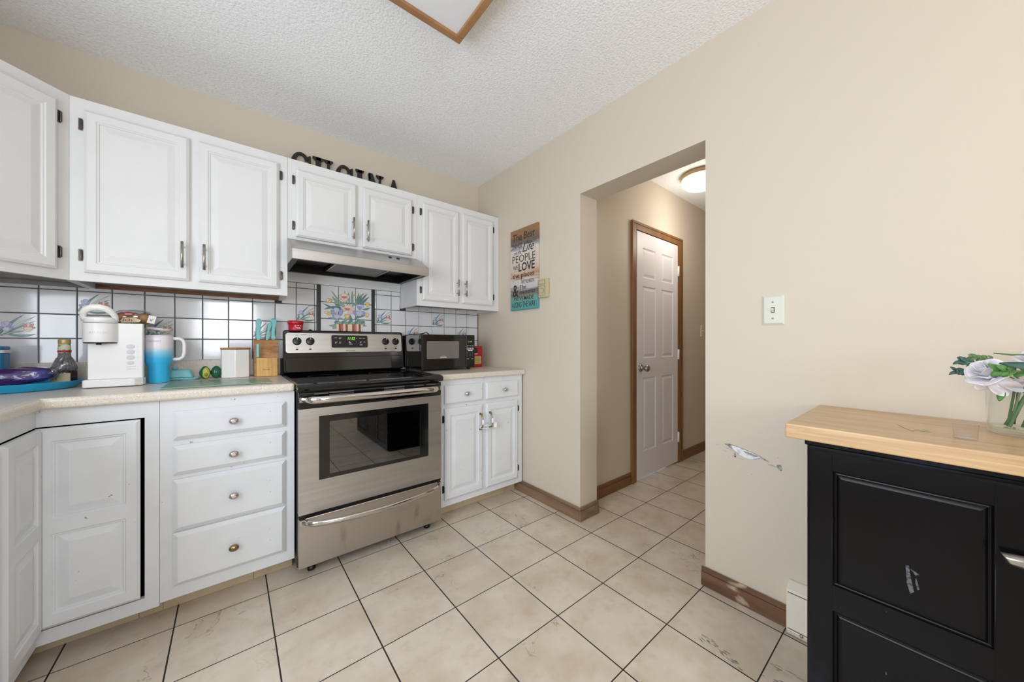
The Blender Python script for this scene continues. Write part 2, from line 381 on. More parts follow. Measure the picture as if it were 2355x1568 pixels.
def window(n, M, w, h, mull):
    fr = MB(); t = .05
    fr.box(0, w, 0, t, -.06, .0, 0, M); fr.box(0, w, h-t, h, -.06, 0, 0, M); fr.box(0, t, t, h-t, -.06, 0, 0, M); fr.box(w-t, w, t, h-t, -.06, 0, 0, M)
    for (a, b, c, d) in mull: fr.box(a, b, c, d, -.05, -.01, 0, M)
    f = struct('window_%d' % n, fr, WHITEP)
    MB().box(t, w-t, t, h-t, -.035, -.031, 0, M).build('pane', GLASS, f)
    # casing round the opening on the room side
    MB().box(-.06, w+.06, -.06, 0, 0, .018, 0, M).box(-.06, w+.06, h, h+.06, 0, .018, 0, M).box(-.06, 0, 0, h, 0, .018, 0, M).box(w, w+.06, 0, h, 0, .018, 0, M).build('casing', OAK, f)
window(1, basis((-1.18, YR, 1.02), (-1, 0, 0), (0, 0, 1)), .88, .96, [(.05, .83, .46, .50)])
window(2, basis((XL, -2.72, .58), (0, 1, 0), (0, 0, 1)), 1.32, 1.42, [(.64, .68, .05, 1.37)])

# oak baseboards
def baseboard(name, pts, m, h=.085, t=.014):
    mb = MB()
    for (x0, x1, y0, y1) in pts:
        mb.box(x0, x1, y0, y1, 0, h*.72); ix, iy = (.005 if x1-x0 < .03 else 0), (.005 if y1-y0 < .03 else 0)
        mb.box(x0+ix, x1-ix if x1-x0 < .03 and x0 < 0 else x1, y0+iy, y1, h*.72, h)
    return struct(name, mb, m, bevel=.003)
baseboard('baseboard_right', [(-.014, 0, -1.13, -.505)], BASEC)
baseboard('baseboard_opening', [(-.014, .172, -1.145, -1.131)], BASEC)
baseboard('baseboard_right_near', [(-.014, 0, -2.15, -1.838)], BASEW)
baseboard('baseboard_hall', [(.166, .745, -1.024, -1.01), (1.588, 3.08, -1.024, -1.01)], OAKX, .09)

# dark scuffs on the floor tiles in front of the heater
mb = MB(); q = random.Random(3)
def streak(x0, y0, x1, y1, n, w):
    for k in range(n):
        t = q.random(); cx, cy = x0+(x1-x0)*t+q.gauss(0, .008), y0+(y1-y0)*t+q.gauss(0, .008); L_ = q.uniform(.008, .030); a = math.atan2(y1-y0, x1-x0)+q.gauss(0, .12); ww = q.uniform(.3, 1)*w*.5
        mb.poly([(cx+math.cos(a)*L_*u-math.sin(a)*ww*v, cy+math.sin(a)*L_*u+math.cos(a)*ww*v) for u, v in ((-.5, 0), (-.2, -.9), (.2, -1), (.5, 0), (.25, .8), (-.25, 1))], .0004+.00001*k)
streak(-.300, -1.955, -.325, -2.095, 26, .006); streak(-.235, -2.165, -.228, -2.215, 8, .006); streak(-.31, -2.165, -.30, -2.20, 8, .008)
mb.build('floor_scuffs', mat('dark_rubber_scuff', (120, 112, 104), .6, noise=(90, (170, 158, 142), .4, .65, U)), bpy.data.objects['floor'], label='dark rubber scuffs on the floor tiles', recalc=False)

# ------------------------------------------------------------------ panelled fronts (cabinet doors, drawers)
RINGS = [(0, 0), (.003, .0035), (.007, .0035), (.009, .008), (.013, .008), (.038, .0015)]
def panelled(mb, w, h, t, panels, M, edge=.010, edged=.007, rings=RINGS, mi=0):
    """slab 0..w x 0..h in the picture plane, back at local z=0, face at local z=t, with raised panels"""
    def rect(x0, x1, y0, y1, d): return [(x0, y0, d), (x1, y0, d), (x1, y1, d), (x0, y1, d)]
    r0 = rect(0, w, 0, h, 0); r1 = rect(0, w, 0, h, t-edged); r2 = rect(edge, w-edge, edge, h-edge, t)
    mb.add(r0, [(3, 2, 1, 0)], mi, False, M)
    for a, b in ((r0, r1), (r1, r2)): mb.add(a+b, [(i, (i+1) % 4, 4+(i+1) % 4, 4+i) for i in range(4)], mi, False, M)
    if not panels: mb.add(r2, [(0, 1, 2, 3)], mi, False, M); return mb
    # frame face as a grid with the panels left open
    xs = sorted({edge, w-edge}|{p[0] for p in panels}|{p[1] for p in panels}); ys = sorted({edge, h-edge}|{p[2] for p in panels}|{p[3] for p in panels})
    for i in range(len(xs)-1):
        for j in range(len(ys)-1):
            cx, cy = (xs[i]+xs[i+1])/2, (ys[j]+ys[j+1])/2
            if any(p[0] < cx < p[1] and p[2] < cy < p[3] for p in panels): continue
            mb.add(rect(xs[i], xs[i+1], ys[j], ys[j+1], t), [(0, 1, 2, 3)], mi, False, M)
    for (x0, x1, y0, y1) in panels:
        prev = None
        for ins, dp in rings:
            r = rect(x0+ins, x1-ins, y0+ins, y1-ins, t-dp)
            if prev: mb.add(prev+r, [(i, (i+1) % 4, 4+(i+1) % 4, 4+i) for i in range(4)], mi, False, M)
            prev = r
        mb.add(prev, [(0, 1, 2, 3)], mi, False, M)
    return mb
def bar_pull(parent, M, u, v0, v1):
    mb = MB(); mb.tube([(u, v0, .030), (u, v1, .030)], .0055, 12, 0, M)
    for v in (v0+.02, v1-.02): mb.tube([(u, v, 0), (u, v, .030)], .0035, 8, 0, M)
    mb.build('handle', NICKEL, parent, label='brushed nickel bar handle')
def hinge(parent, M, u, v, m, w=.010, h=.048):
    mb = MB(); mb.box(u-w/2, u+w/2, v-h/2, v+h/2, .0005, .004, 0, M); mb.tube([(u+w*.3, v-h/2+.004, .006), (u+w*.3, v+h/2-.004, .006)], .0042, 8, 0, M)
    mb.build('hinge', m, parent, bevel=.001)
def cab_door(parent, M, w, h, panels=None, t=.020, stile=.034, pull=None, hinges=None, hm=None, name='door', m=None, label=None):
    mb = MB(); panels = panels or [(stile, w-stile, stile+.004, h-stile-.004)]
    panelled(mb, w, h, t, panels, M)
    d = mb.build(name, m or CAB, parent, label=label)
    if pull: bar_pull(d, M @ Matrix.Translation((0, 0, t)), *pull)
    for (u, v) in hinges or []: hinge(d, M, u, v, hm or BRONZE)
    return d

# upper cabinets, face frame at y=-.30
UB, UT, YF = 1.346, 2.092, -.300
def upper_body(parent, x0, x1, z0=UB, rail=True):
    mb = MB(); mb.box(x0, x1, YF, -.001, z0+.028, UT); mb.box(x0, x1, YF, YF+.02, z0, z0+.028)
    mb.box(x0, x0+.014, YF+.02, -.001, z0, z0+.028); mb.box(x1-.014, x1, YF+.02, -.001, z0, z0+.028)
    b = mb.build('body', CAB, parent)
    if rail:
        MB().box(x0+.015, x1-.015, -.02, -.002, z0+.002, z0+.027).build('hanging_rail', RAW, parent, label='bare brown wood rail under the cabinet back')
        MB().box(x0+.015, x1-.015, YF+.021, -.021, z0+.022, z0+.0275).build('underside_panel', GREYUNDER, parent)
    return b
c = thing('upper_cabinet', (-1.797, -.15, UB), 'wide white upper cabinet with two tall doors, left of the range hood', 'cabinet')
upper_body(c, -2.168, -1.4255)
for x0, x1, pu, hu in ((-2.128, -1.812, .294, -.011), (-1.781, -1.466, .022, .326)):
    cab_door(c, back((x0, YF-.0005, 1.381)), x1-x0, .664, pull=(pu, .052, .171), hinges=[(hu, .07), (hu, .604)])
c = thing('upper_cabinet', (-1.058, -.15, 1.658), 'short white upper cabinet with two square doors directly above the range hood', 'cabinet')
upper_body(c, -1.4245, -.6915, 1.658, rail=False)
for x0, x1, pu, hu in ((-1.388, -1.077, .288, -.011), (-1.041, -.730, .022, .322)):
    cab_door(c, back((x0, YF-.0005, 1.672)), x1-x0, .368, pull=(pu, .032, .158), hinges=[(hu, .06), (hu, .308)])
c = thing('upper_cabinet', (-.346, -.15, UB), 'white upper cabinet with two narrow doors in the corner above the microwave', 'cabinet')
upper_body(c, -.6905, -.002, rail=False)
for x0, x1, pu, hu in ((-.655, -.374, .262, -.010), (-.345, -.066, .018, .288)):
    cab_door(c, back((x0, YF-.0005, 1.383)), x1-x0, .661, pull=(pu, .048, .162), hinges=[(hu, .07), (hu, .60)])
c = thing('corner_upper_cabinet', (-2.45, -.3, UB), 'white diagonal corner upper cabinet at the far left of the photo', 'cabinet')
mb = MB(); out = [(-2.1685, -.001), (-2.779, -.001), (-2.779, -.611), (-2.4785, -.611), (-2.1685, -.301)]
mb.prism(out, UB+.028, UT)
D = basis((-2.4785, -.611, UB), (1, 1, 0), (0, 0, 1)); dw = .31*math.sqrt(2)
mb.box(0, dw, 0, .028, -.018, 0, 0, D); mb.box(-2.182, -2.1685, -.30, -.001, UB, UB+.028)
mb.build('body', CAB, c)
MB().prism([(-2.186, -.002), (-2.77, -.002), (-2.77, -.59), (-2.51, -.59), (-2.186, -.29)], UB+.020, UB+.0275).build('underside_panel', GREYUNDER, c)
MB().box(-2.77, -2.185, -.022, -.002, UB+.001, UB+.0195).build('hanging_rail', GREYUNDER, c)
cab_door(c, D @ Matrix.Translation((.03, .036, .0005)), dw-.072, .664, hinges=[(dw-.061, .07), (dw-.061, .604)])

# base cabinets, face frame at y=-.60
FB = -.600; BZ, BT = .078, .866
PORC = mat('pinkish_porcelain', (206, 188, 186), .15, noise=(220, (110, 70, 84), .58, .62, U))
def toe(parent, x0, x1, y=-.515):
    mb = MB(); x = x0
    while x < x1-.01: mb.box(x, min(x+.2948, x1), y, y+.012, .001, BZ-.001); x += .2963
    mb.build('toe_kick', TOE, parent, label='beige tile toe kick')
def knob(parent, M, u, v, m, rx=.017, ry=.0145):
    mb = MB(); K = M @ Matrix.Translation((u, v, 0))
    mb.lathe([(.006, 0), (.005, .010), (.012, .014), (.0165, .018), (.0165, .021), (.010, .026), (0, .0275)], 20, 0, K, 1.05, .85)
    return mb.build('knob', m, parent)
c = thing('drawer_base_cabinet', (-1.653, -.30, 0), 'white base cabinet with a stack of four drawers, left of the range', 'cabinet')
mb = MB(); mb.box(-1.8765, -1.430, FB, -.006, BZ, BT); mb.build('body', CABB, c); toe(c, -1.8765, -1.43)
for i, (z0, z1) in enumerate(((.707, .820), (.567, .684), (.346, .550), (.129, .339))):
    M = back((-1.840, FB-.0005, z0)); mb = MB(); panelled(mb, .374, z1-z0, .019, None, M, .015, .011)
    d = mb.build('drawer', CABB, c); kz = (.762, .622, .446, .226)[i]
    k = knob(d, M @ Matrix.Translation((0, 0, .019)), .188, kz-z0, BRASS if i == 3 else CHROME)
    if i == 3: k['label'] = 'polished brass knob'
    else: MB().ball((-1.652, FB-.0485, kz), .0075, .003, .0062).build('porcelain_inset', PORC, k)
c = thing('corner_base_cabinet', (-2.45, -.35, 0), 'white L shaped corner base cabinet with two hinged door leaves meeting in the inner corner', 'cabinet')
XF = -2.170
mb = MB(); mb.box(-1.9175, -1.8775, FB, FB+.02, BZ-.01, BT); mb.box(-2.19, -1.9175, FB, FB+.02, .806, BT); mb.box(-2.19, -1.9175, FB, FB+.02, BZ-.01, .116)
mb.box(XF-.02, XF, -.86, FB, .806, BT); mb.box(XF-.02, XF, -.86, FB, BZ-.01, .116); mb.box(XF-.02, XF, -.90, -.86, BZ-.01, BT)
mb.build('body', CABB, c)
mb = MB(); mb.box(-1.8975, -1.879, -.579, -.006, .08, .86); mb.box(-2.72, -1.898, -.12, -.10, .08, .86); mb.box(-2.72, -2.70, -.88, -.12, .08, .86); mb.box(-2.7, -1.9, -.56, -.12, .08, .10)
mb.box(-2.7, -2.2, -.88, -.56, .08, .10); mb.build('interior', DARKGAP, c)
toe(c, -2.24, -1.8775); MB().box(-2.255, -2.243, -.90, -.515, .001, BZ-.02).build('toe_kick', TOE, c)
pan = [(.035, .207, .045, .318), (.035, .207, .366, .632)]
cab_door(c, back((-2.1695, FB-.002, .126)), .2415, .676, pan, .018, m=CABB)
cab_door(c, basis((XF+.002, -.862, .126), (0, 1, 0), (0, 0, 1)), .238, .676, [(.042, .205, .045, .318), (.042, .205, .366, .632)], .018, m=CABB)
c = thing('base_cabinet', (-2.45, -1.1, 0), 'white base cabinet run along the left wall beyond the corner', 'cabinet')
mb = MB(); mb.box(-2.774, XF, -1.28, -.901, BZ-.01, BT); mb.build('body', CABB, c); MB().box(-2.6, -2.245, -1.28, -.902, 0, BZ-.012).build('toe_kick', TOE, c)
cab_door(c, basis((XF+.0005, -1.275, .122), (0, 1, 0), (0, 0, 1)), .35, .680, [(.05, .30, .05, .63)], .018, m=CABB)

c = thing('base_cabinet', (-.345, -.30, 0), 'white base cabinet with two drawers and two doors, between range and right wall', 'cabinet')
mb = MB(); mb.box(-.6895, -.016, FB, -.006, .084, .864); mb.build('body', CABB, c); toe(c, -.6895, -.016)
for x0, x1 in ((-.648, -.368), (-.340, -.062)):
    M = back((x0, FB-.0005, .715)); mb = MB(); panelled(mb, x1-x0, .114, .018, None, M, .008, .006); d = mb.build('drawer', CABB, c)
    knob(d, M @ Matrix.Translation((0, 0, .018)), .15, .056, CHROME)
for x0, x1, hx, side in ((-.648, -.368, .257, -.006), (-.340, -.064, .026, .283)):
    M = back((x0, FB-.0005, .125)); mb = MB(); panelled(mb, x1-x0, .563, .018, [(.036, x1-x0-.036, .042, .521)], M); d = mb.build('door', CABB, c)
    for v in (.068, .498): hinge(d, M, side, v, BLACKIRON, .010, .045)
    hp = MB(); K = M @ Matrix.Translation((hx, .402, .018))
    hp.lathe([(.008, 0), (.007, .004), (.0035, .008), (.0035, .02)], 12, 0, K); hp.lathe([(.008, 0), (.007, .004), (.0035, .008), (.0035, .02)], 12, 0, K @ Matrix.Translation((0, .1, 0)))
    hp.tube([(0, 0, .008), (0, 0, .013), (0, .012, .022), (0, .03, .031), (0, .05, .0325), (0, .07, .031), (0, .088, .022), (0, .1, .013), (0, .1, .008)], [.005, .006, .0045, .0045, .005, .0045, .0045, .006, .005], 10, 0, K)
    h = hp.build('handle', BRASS, d, label='brass handle with a flowered porcelain grip')
    MB().tube([(0, .034, .032), (0, .040, .033), (0, .060, .033), (0, .066, .032)], [.006, .0072, .0072, .006], 12, 0, K).build('porcelain_grip', CERM, h)
# white child lock looped round both lower handles
mb = MB(); yk = FB-.045
mb.tube([(-.395, yk, .553), (-.30, yk-.004, .549)], .0028, 8); mb.tube([(-.395, yk, .533), (-.30, yk-.004, .529)], .0028, 8)
mb.tube([(-.395, yk, .553), (-.404, yk+.004, .549), (-.407, yk+.005, .543), (-.404, yk+.004, .537), (-.395, yk, .533)], .0028, 8)
lk = mb.build('cabinet_lock', WHITEP); tag(lk, 'white plastic child lock looped through the two lower cabinet handles', 'lock')
MB().box(-.302, -.280, yk-.012, yk+.002, .528, .562).build('lock_button', WHITEP2, lk, bevel=.004)

# countertops
CZ = .905
mb = MB(); out = [(-2.779, -.001), (-1.431, -.001), (-1.431, -.630), (-2.150, -.630), (-2.150, -1.30), (-2.779, -1.30)]
mb.prism(out, BT+.001, CZ)
ct = mb.build('countertop', LAM, None, bevel=.012, seg=4); tag(ct, 'L shaped cream laminate countertop left of the range, running into the corner', 'countertop')
struct('trim_4', MB().box(-2.757, -1.431, -.022, -.002, CZ+.0005, 1.003).box(-2.778, -2.757, -1.30, -.002, CZ+.0005, 1.003), LAM, bevel=.006)
mb = MB(); mb.prism([(-.6905, -.001), (-.002, -.001), (-.002, -.628), (-.6905, -.628)], .865, .900)
ct = mb.build('countertop', LAM, None, bevel=.010, seg=4); tag(ct, 'short cream laminate countertop under the microwave, right of the range', 'countertop')
struct('trim_5', MB().box(-.6905, -.002, -.022, -.002, .9005, .996), LAM, bevel=.006)

# ------------------------------------------------------------------ tiled backsplash (tiles, dark grout, flower tiles, mural)
G0 = MB(); G0.box(-2.778, -.002, -.0045, -.0006, .9, 1.372); G0.box(-1.4225, -.6935, -.0045, -.0006, 1.37, 1.4665)
BS = struct('trim_1', G0, GROUT)
tm = MB(); zr = [(.998, 1.1105), (1.1135, 1.2205), (1.2235, 1.3305), (1.3335, 1.371), (1.372, 1.4665)]
def tile(x0, x1, z0, z1):
    rx, rz = random.uniform(-.0007, .0007), random.uniform(-.0007, .0007); b = .0022
    a = [(x0, -.0045, z0), (x1, -.0045, z0), (x1, -.0045, z1), (x0, -.0045, z1)]
    f = [(x0+b, -.0085-rx-rz, z0+b), (x1-b, -.0085+rx-rz, z0+b), (x1-b, -.0085+rx+rz, z1-b), (x0+b, -.0085-rx+rz, z1-b)]
    tm.add(a+f, [(0, 1, 5, 4), (1, 2, 6, 5), (2, 3, 7, 6), (3, 0, 4, 7), (4, 5, 6, 7)])
xs = [-1.348-.1081*k for k in range(14)][::-1]
xl = [(max(a, -2.777), b) for a, b in zip(xs[:-1], xs[1:])]+[(-1.348, -1.247)]
xr = [(-.8635+.107*k-.0, -.8635+.107*(k+1)) for k in range(8)]
for (a, b) in xl+xr:
    for k, (z0, z1) in enumerate(zr):
        if k == 4:
            if b < -1.40 or a > -.70: continue
            a2, b2 = max(a, -1.424), min(b, -.692)
            tile(a2+.0014, b2-.0014, 1.3335, 1.433); tile(a2+.0014, b2-.0014, 1.436, 1.4665); continue
        if k == 3 and not (b < -1.40 or a > -.70): continue
        tile(a+.0014, b-.0014, z0, z1)
for a, b in ((-1.2455, -1.2365), (-.8745, -.8655)):
    for z0, z1 in zr[:3]+[(1.3335, 1.433), (1.436, 1.4665)]: tile(a, b, z0, z1)
for k in range(3):
    for z0, z1 in ((1.036, 1.142), (1.145, 1.250), (1.253, 1.358), (1.361, 1.4665)): tile(-1.2145+.1066*k+.0012, -1.2145+.1066*(k+1)-.0012, z0, z1)
tm.build('wall_tiles', TILEW, BS, label='white glazed wall tiles with slight waves', recalc=False)
for x0 in (-1.2355, -.8965):
    MB().box(x0, x0+.020, -.0125, -.0045, .998, 1.4665).build('border_strip', mat('dark_green_glazed_strip', (38, 52, 48), .25), BS, bevel=.002, label='dark green glazed border strip')
INK = mat('ink_outline_glaze', (52, 70, 76), .25); CL = {'ink': 0}
PALN = ['ink', 'teal', 'pale', 'blue', 'lilac', 'pink', 'rose', 'yellow', 'brown', 'cream', 'sage']
PAL = [INK]+[mat('painted_%s_glaze' % k, c, .2) for k, c in (('teal', (96, 138, 134)), ('pale', (206, 214, 214)), ('blue', (150, 160, 206)), ('lilac', (192, 194, 226)), ('pink', (232, 196, 190)), ('rose', (204, 120, 112)), ('yellow', (220, 196, 112)), ('brown', (150, 92, 64)), ('cream', (236, 214, 196)), ('sage', (140, 168, 148)))]
PI_ = {k: i for i, k in enumerate(PALN)}
class Deco:
    def __init__(s, M, k): s.mb = MB(); s.M = M; s.k = k; s.z = 0
    def shape(s, pts, col):
        cx = sum(p[0] for p in pts)/len(pts); cy = sum(p[1] for p in pts)/len(pts); s.z += .000012
        s.mb.poly(pts, s.z, 0, s.M)
        q = [(cx+(p[0]-cx)*s.sh(p, cx, cy), cy+(p[1]-cy)*s.sh(p, cx, cy)) for p in pts]; s.mb.poly(q, s.z+.000006, PI_[col], s.M)
    def sh(s, p, cx, cy): return max(.45, 1-.0009*s.k/max(1e-5, math.hypot(p[0]-cx, p[1]-cy)))
    def leaf(s, x0, y0, x1, y1, w, bend, col):
        L = math.hypot(x1-x0, y1-y0); tx, ty = (x1-x0)/L, (y1-y0)/L; n = 9; a = []; b = []
        for i in range(n+1):
            t = i/n; wd = w*math.sin(PI*min(1, t*.92+.08))**.8*(1 if t < .96 else .3); o = bend*math.sin(PI*t)
            px, py = x0+tx*L*t-ty*o, y0+ty*L*t+tx*o; a.append((px-ty*wd/2, py+tx*wd/2)); b.append((px+ty*wd/2, py-tx*wd/2))
        s.z += .000012; s.mb.add([(p[0], p[1], s.z) for p in a+b], [(i, i+1, n+2+i, n+1+i) for i in range(n)], 0, False, s.M)
        e = .0009*s.k; q = []; r = []
        for p, t in zip(a, b):
            c = ((p[0]+t[0])/2, (p[1]+t[1])/2); h = math.hypot(p[0]-t[0], p[1]-t[1])/2; f = max(.25, 1-e/max(h, 1e-5))
            q.append((c[0]+(p[0]-c[0])*f, c[1]+(p[1]-c[1])*f)); r.append((c[0]+(t[0]-c[0])*f, c[1]+(t[1]-c[1])*f))
        s.mb.add([(p[0], p[1], s.z+.000006) for p in q+r], [(i, i+1, n+2+i, n+1+i) for i in range(n)], PI_[col], False, s.M)
    def petal(s, cx, cy, rx, ry, ang, col):
        ca, sa = math.cos(ang), math.sin(ang); pts = []
        for i in range(14):
            a = 2*PI*i/14; r = 1+.12*math.sin(3*a+ang*5); u, v = rx*r*math.cos(a), ry*r*math.sin(a); pts.append((cx+u*ca-v*sa, cy+u*sa+v*ca))
        s.shape(pts, col)
    def done(s, name, label): return s.mb.build(name, PAL, BS, label=label, recalc=False)
def iris_tile(x0, z0, w=.1045):
    d = Deco(back((x0, -.0093, z0)), 1); s = w
    for a in ((.05, .10, .66, .97, .075, .06, 'teal'), (.12, .10, .98, .93, .07, .05, 'pale'), (.10, .08, .97, .72, .06, .03, 'teal'), (.02, .12, .40, .62, .09, .05, 'teal'), (.25, .14, .98, .16, .10, -.07, 'teal'), (.08, .10, .7, .30, .09, .02, 'sage')):
        d.leaf(*[v*s for v in a[:6]], a[6])
    for a in ((.17, .52, .07, .12, .3, 'lilac'), (.29, .52, .07, .12, -.3, 'blue'), (.23, .58, .07, .11, 0, 'lilac'), (.22, .36, .12, .09, .1, 'pale'), (.10, .40, .07, .05, .4, 'blue'), (.34, .40, .06, .05, -.4, 'blue'),
              (.68, .50, .05, .10, .35, 'rose'), (.84, .50, .05, .10, -.35, 'rose'), (.76, .54, .05, .11, 0, 'pink'), (.76, .36, .12, .10, 0, 'cream'), (.62, .42, .05, .04, .3, 'pink'), (.90, .42, .05, .04, -.3, 'rose')):
        d.petal(*[v*s for v in a[:4]], a[4], a[5])
    return d.done('flower_tile', 'tile painted with a blue iris, a pink tulip and green leaves')
for (x0, z0) in ((-2.4270, 1.1145), (-2.2110, 1.2245), (-1.9948, 1.1145), (-1.5624, 1.1145), (-1.3465, 1.2245), (-.8620, 1.2245), (-.6480, 1.1145), (-.4340, 1.2245), (-.2200, 1.1145)): iris_tile(x0, z0)
def mural():
    d = Deco(back((0, -.0094, 0)), 1.1)
    def P(px, py):
        t = .065-(py-525)/375*.03; return -1.213+(px-360)*.000277, 1.359-((py-525)-t*(px-360))*.000288
    def lf(a, b, c, e, w, bend, col): x0, y0 = P(a, b); x1, y1 = P(c, e); d.leaf(x0, y0, x1, y1, w, bend, col)
    def pt(a, b, rx, ry, an, col): x, y = P(a, b); d.petal(x, y, rx*.00028, ry*.00028, an, col)
    for a in ((880, 620, 570, 260, .010, .006, 'sage'), (860, 640, 590, 400, .018, .006, 'sage'), (800, 700, 400, 560, .014, .008, 'teal'), (790, 690, 640, 560, .016, -.004, 'teal'), (780, 640, 420, 700, .016, -.006, 'teal'),
              (950, 640, 870, 270, .010, .003, 'sage'), (990, 600, 955, 310, .014, .002, 'sage'), (1060, 640, 1050, 280, .016, .004, 'sage'), (1080, 620, 1200, 320, .016, -.006, 'sage'), (1130, 600, 1330, 330, .018, .010, 'sage'),
              (1170, 590, 1260, 400, .024, .004, 'teal'), (1200, 600, 1400, 340, .014, .004, 'teal'), (1230, 620, 1445, 410, .014, .003, 'teal'), (1200, 640, 1390, 430, .012, -.003, 'teal'), (1290, 700, 1470, 650, .014, -.004, 'teal'),
              (1100, 900, 1360, 830, .020, .006, 'teal'), (820, 900, 500, 870, .016, .005, 'sage'), (900, 960, 520, 1060, .026, .014, 'sage'), (760, 1000, 600, 1130, .030, .004, 'sage'), (1150, 960, 1400, 1060, .014, -.012, 'sage'), (1250, 960, 1320, 1070, .024, .006, 'sage'),
              (1040, 960, 980, 800, .024, .006, 'teal'), (860, 960, 1000, 880, .022, .006, 'sage'), (1150, 950, 1250, 960, .016, .004, 'teal')): lf(*a)
    # basket
    for k in range(12):
        px = 690+50*k; y0 = 1010+16*math.sin(k*2.1); a, b = P(px, y0); c, e = P(px+52, 1190+0*k)
        d.shape([(a, b), (a+.0146, b), (a+.0140, e), (a+.0006, e)], ('cream', 'brown', 'rose', 'cream', 'brown', 'cream')[k % 6])
    for k in range(13): px = 690+50*k; lf(px-40, 1010+10*(k % 2), px+50, 960+30*(k % 3), .018, .004, 'sage' if k % 3 else 'teal')
    for a in ((530, 500, 70, 55, .6, 'yellow'), (500, 490, 30, 45, -.2, 'cream'), (510, 785, 75, 45, -.3, 'yellow'), (470, 765, 40, 30, .3, 'cream'), (1400, 585, 48, 62, 0, 'yellow'), (1385, 815, 55, 62, -.3, 'yellow'), (1405, 810, 30, 50, -.3, 'cream'), (1100, 380, 30, 22, .5, 'yellow'),
              (800, 420, 60, 60, .4, 'pink'), (920, 420, 60, 60, -.4, 'pink'), (860, 380, 70, 50, 0, 'cream'), (865, 480, 75, 55, 0, 'pink'), (860, 425, 60, 25, 0, 'rose'),
              (860, 690, 75, 55, .3, 'pink'), (1030, 690, 75, 50, -.3, 'pink'), (950, 640, 80, 50, 0, 'cream'), (1000, 760, 65, 55, .7, 'pink'), (930, 690, 60, 30, 0, 'rose'),
              (620, 780, 50, 90, .25, 'blue'), (690, 720, 60, 75, 0, 'lilac'), (790, 760, 50, 80, -.2, 'blue'), (700, 860, 75, 50, 0, 'lilac'), (700, 790, 30, 25, 0, 'yellow'),
              (1230, 640, 85, 70, 0, 'lilac'), (1210, 660, 50, 40, 0, 'blue'), (1120, 770, 60, 60, .3, 'blue'), (1290, 780, 60, 55, -.4, 'blue'), (1210, 790, 80, 65, 0, 'lilac'), (1210, 730, 40, 25, 0, 'pale'),
              (925, 850, 65, 58, 0, 'yellow'), (930, 850, 35, 30, .5, 'cream')): pt(*a)
    d.done('flower_mural', 'tile mural of a basket of irises, tulips and roses')
mural()
# painted board under the hood
b = MB().box(-1.4225, -.6935, -.02, -.001, 1.4675, 1.53).build('trim_2', CAB); b['kind'] = 'structure'

# ------------------------------------------------------------------ range hood
c = thing('range_hood', (-1.058, -.22, 1.50), 'stainless steel under-cabinet range hood above the stove', 'range hood')
x0, x1 = -1.4235, -.6925; prof = [(-.302, 1.656), (-.485, 1.565), (-.485, 1.517)]
mb = MB(); MX = basis((x0, 0, 0), (0, 1, 0), (0, 0, 1)); w = x1-x0
def sheet(a, b, th=.003): mb.add([(x0, a[0], a[1]), (x1, a[0], a[1]), (x1, b[0], b[1]), (x0, b[0], b[1])], [(0, 1, 2, 3)])
sheet((-.03, 1.656), prof[0]); sheet(prof[0], prof[1]); sheet(prof[1], prof[2]); sheet(prof[2], (-.47, 1.517))
side = [(-.03, 1.656), (-.302, 1.656), (-.485, 1.565), (-.485, 1.517), (-.03, 1.524)]
for x in (x0, x1): mb.add([(x, p[0], p[1]) for p in side], [(0, 1, 2, 3, 4)])
mb.build('hood_shell', STEEL, c, solid=.003)
mb = MB(); mb.box(x0+.004, x1-.004, -.478, -.026, 1.566, 1.570); mb.box(x0+.004, x0+.03, -.478, -.03, 1.522, 1.566); mb.box(x1-.03, x1-.004, -.478, -.03, 1.522, 1.566); mb.box(x0+.03, x1-.03, -.05, -.03, 1.524, 1.566)
mb.build('hood_underside', BLACKP, c, label='black painted inside of the hood')
mb = MB(); mb.box(-1.19, -.90, -.36, -.09, 1.548, 1.556)
fl = mb.build('grease_filter', FILTER, c)
MB().box(-1.20, -.89, -.375, -.36, 1.543, 1.56).box(-1.20, -.89, -.09, -.075, 1.543, 1.56).box(-1.20, -1.19, -.36, -.09, 1.543, 1.56).box(-.90, -.89, -.36, -.09, 1.543, 1.56).build('filter_frame', NICKEL, fl)
MB().box(-1.20, -.89, -.46, -.40, 1.552, 1.562).box(-1.06, -1.035, -.46, -.375, 1.541, 1.552).build('hood_lamp_lens', DIFF, c)
nrm = Vector((0, -.091, .183)).normalized(); HM = basis((0, -.3935, 1.6105), (1, 0, 0), (0, .183, .091)); HM = basis((0, -.3935, 1.6105), (1, 0, 0), (0, .895, .445))
for x in (-.898, -.848): MB().lathe([(.010, .001), (.010, .006), (.007, .0075)], 16, 0, HM @ Matrix.Translation((x, .02, 0))).build('push_button', BLACKP, c)

# ------------------------------------------------------------------ range
c = thing('range', (-1.06, -.36, 0), 'stainless steel and black electric range between the base cabinets', 'range')
RX0, RX1 = -1.4235, -.6985
mb = MB(); mb.box(RX0, RX0+.012, -.632, -.03, .045, .868); mb.box(RX1-.012, RX1, -.632, -.03, .045, .868); mb.box(RX0+.012, RX1-.012, -.05, -.03, .045, .868)
mb.box(RX0+.012, RX1-.012, -.632, -.05, .045, .055); mb.box(RX0+.012, RX1-.012, -.632, -.05, .80, .868); mb.box(RX0+.012, RX1-.012, -.632, -.05, .288, .30)
mb.build('body', BLACKP, c, label='black enamelled sides')
OV = mat('grey_oven_enamel', (74, 78, 78), .35)
mb = MB(); a = (RX0+.06, RX1-.06, -.60, -.10, .33, .78)
mb.add([(x, y, z) for z in a[4:] for y in a[2:4] for x in a[:2]], [(0, 1, 3, 2), (4, 6, 7, 5), (2, 3, 7, 6), (0, 2, 6, 4), (1, 5, 7, 3)])
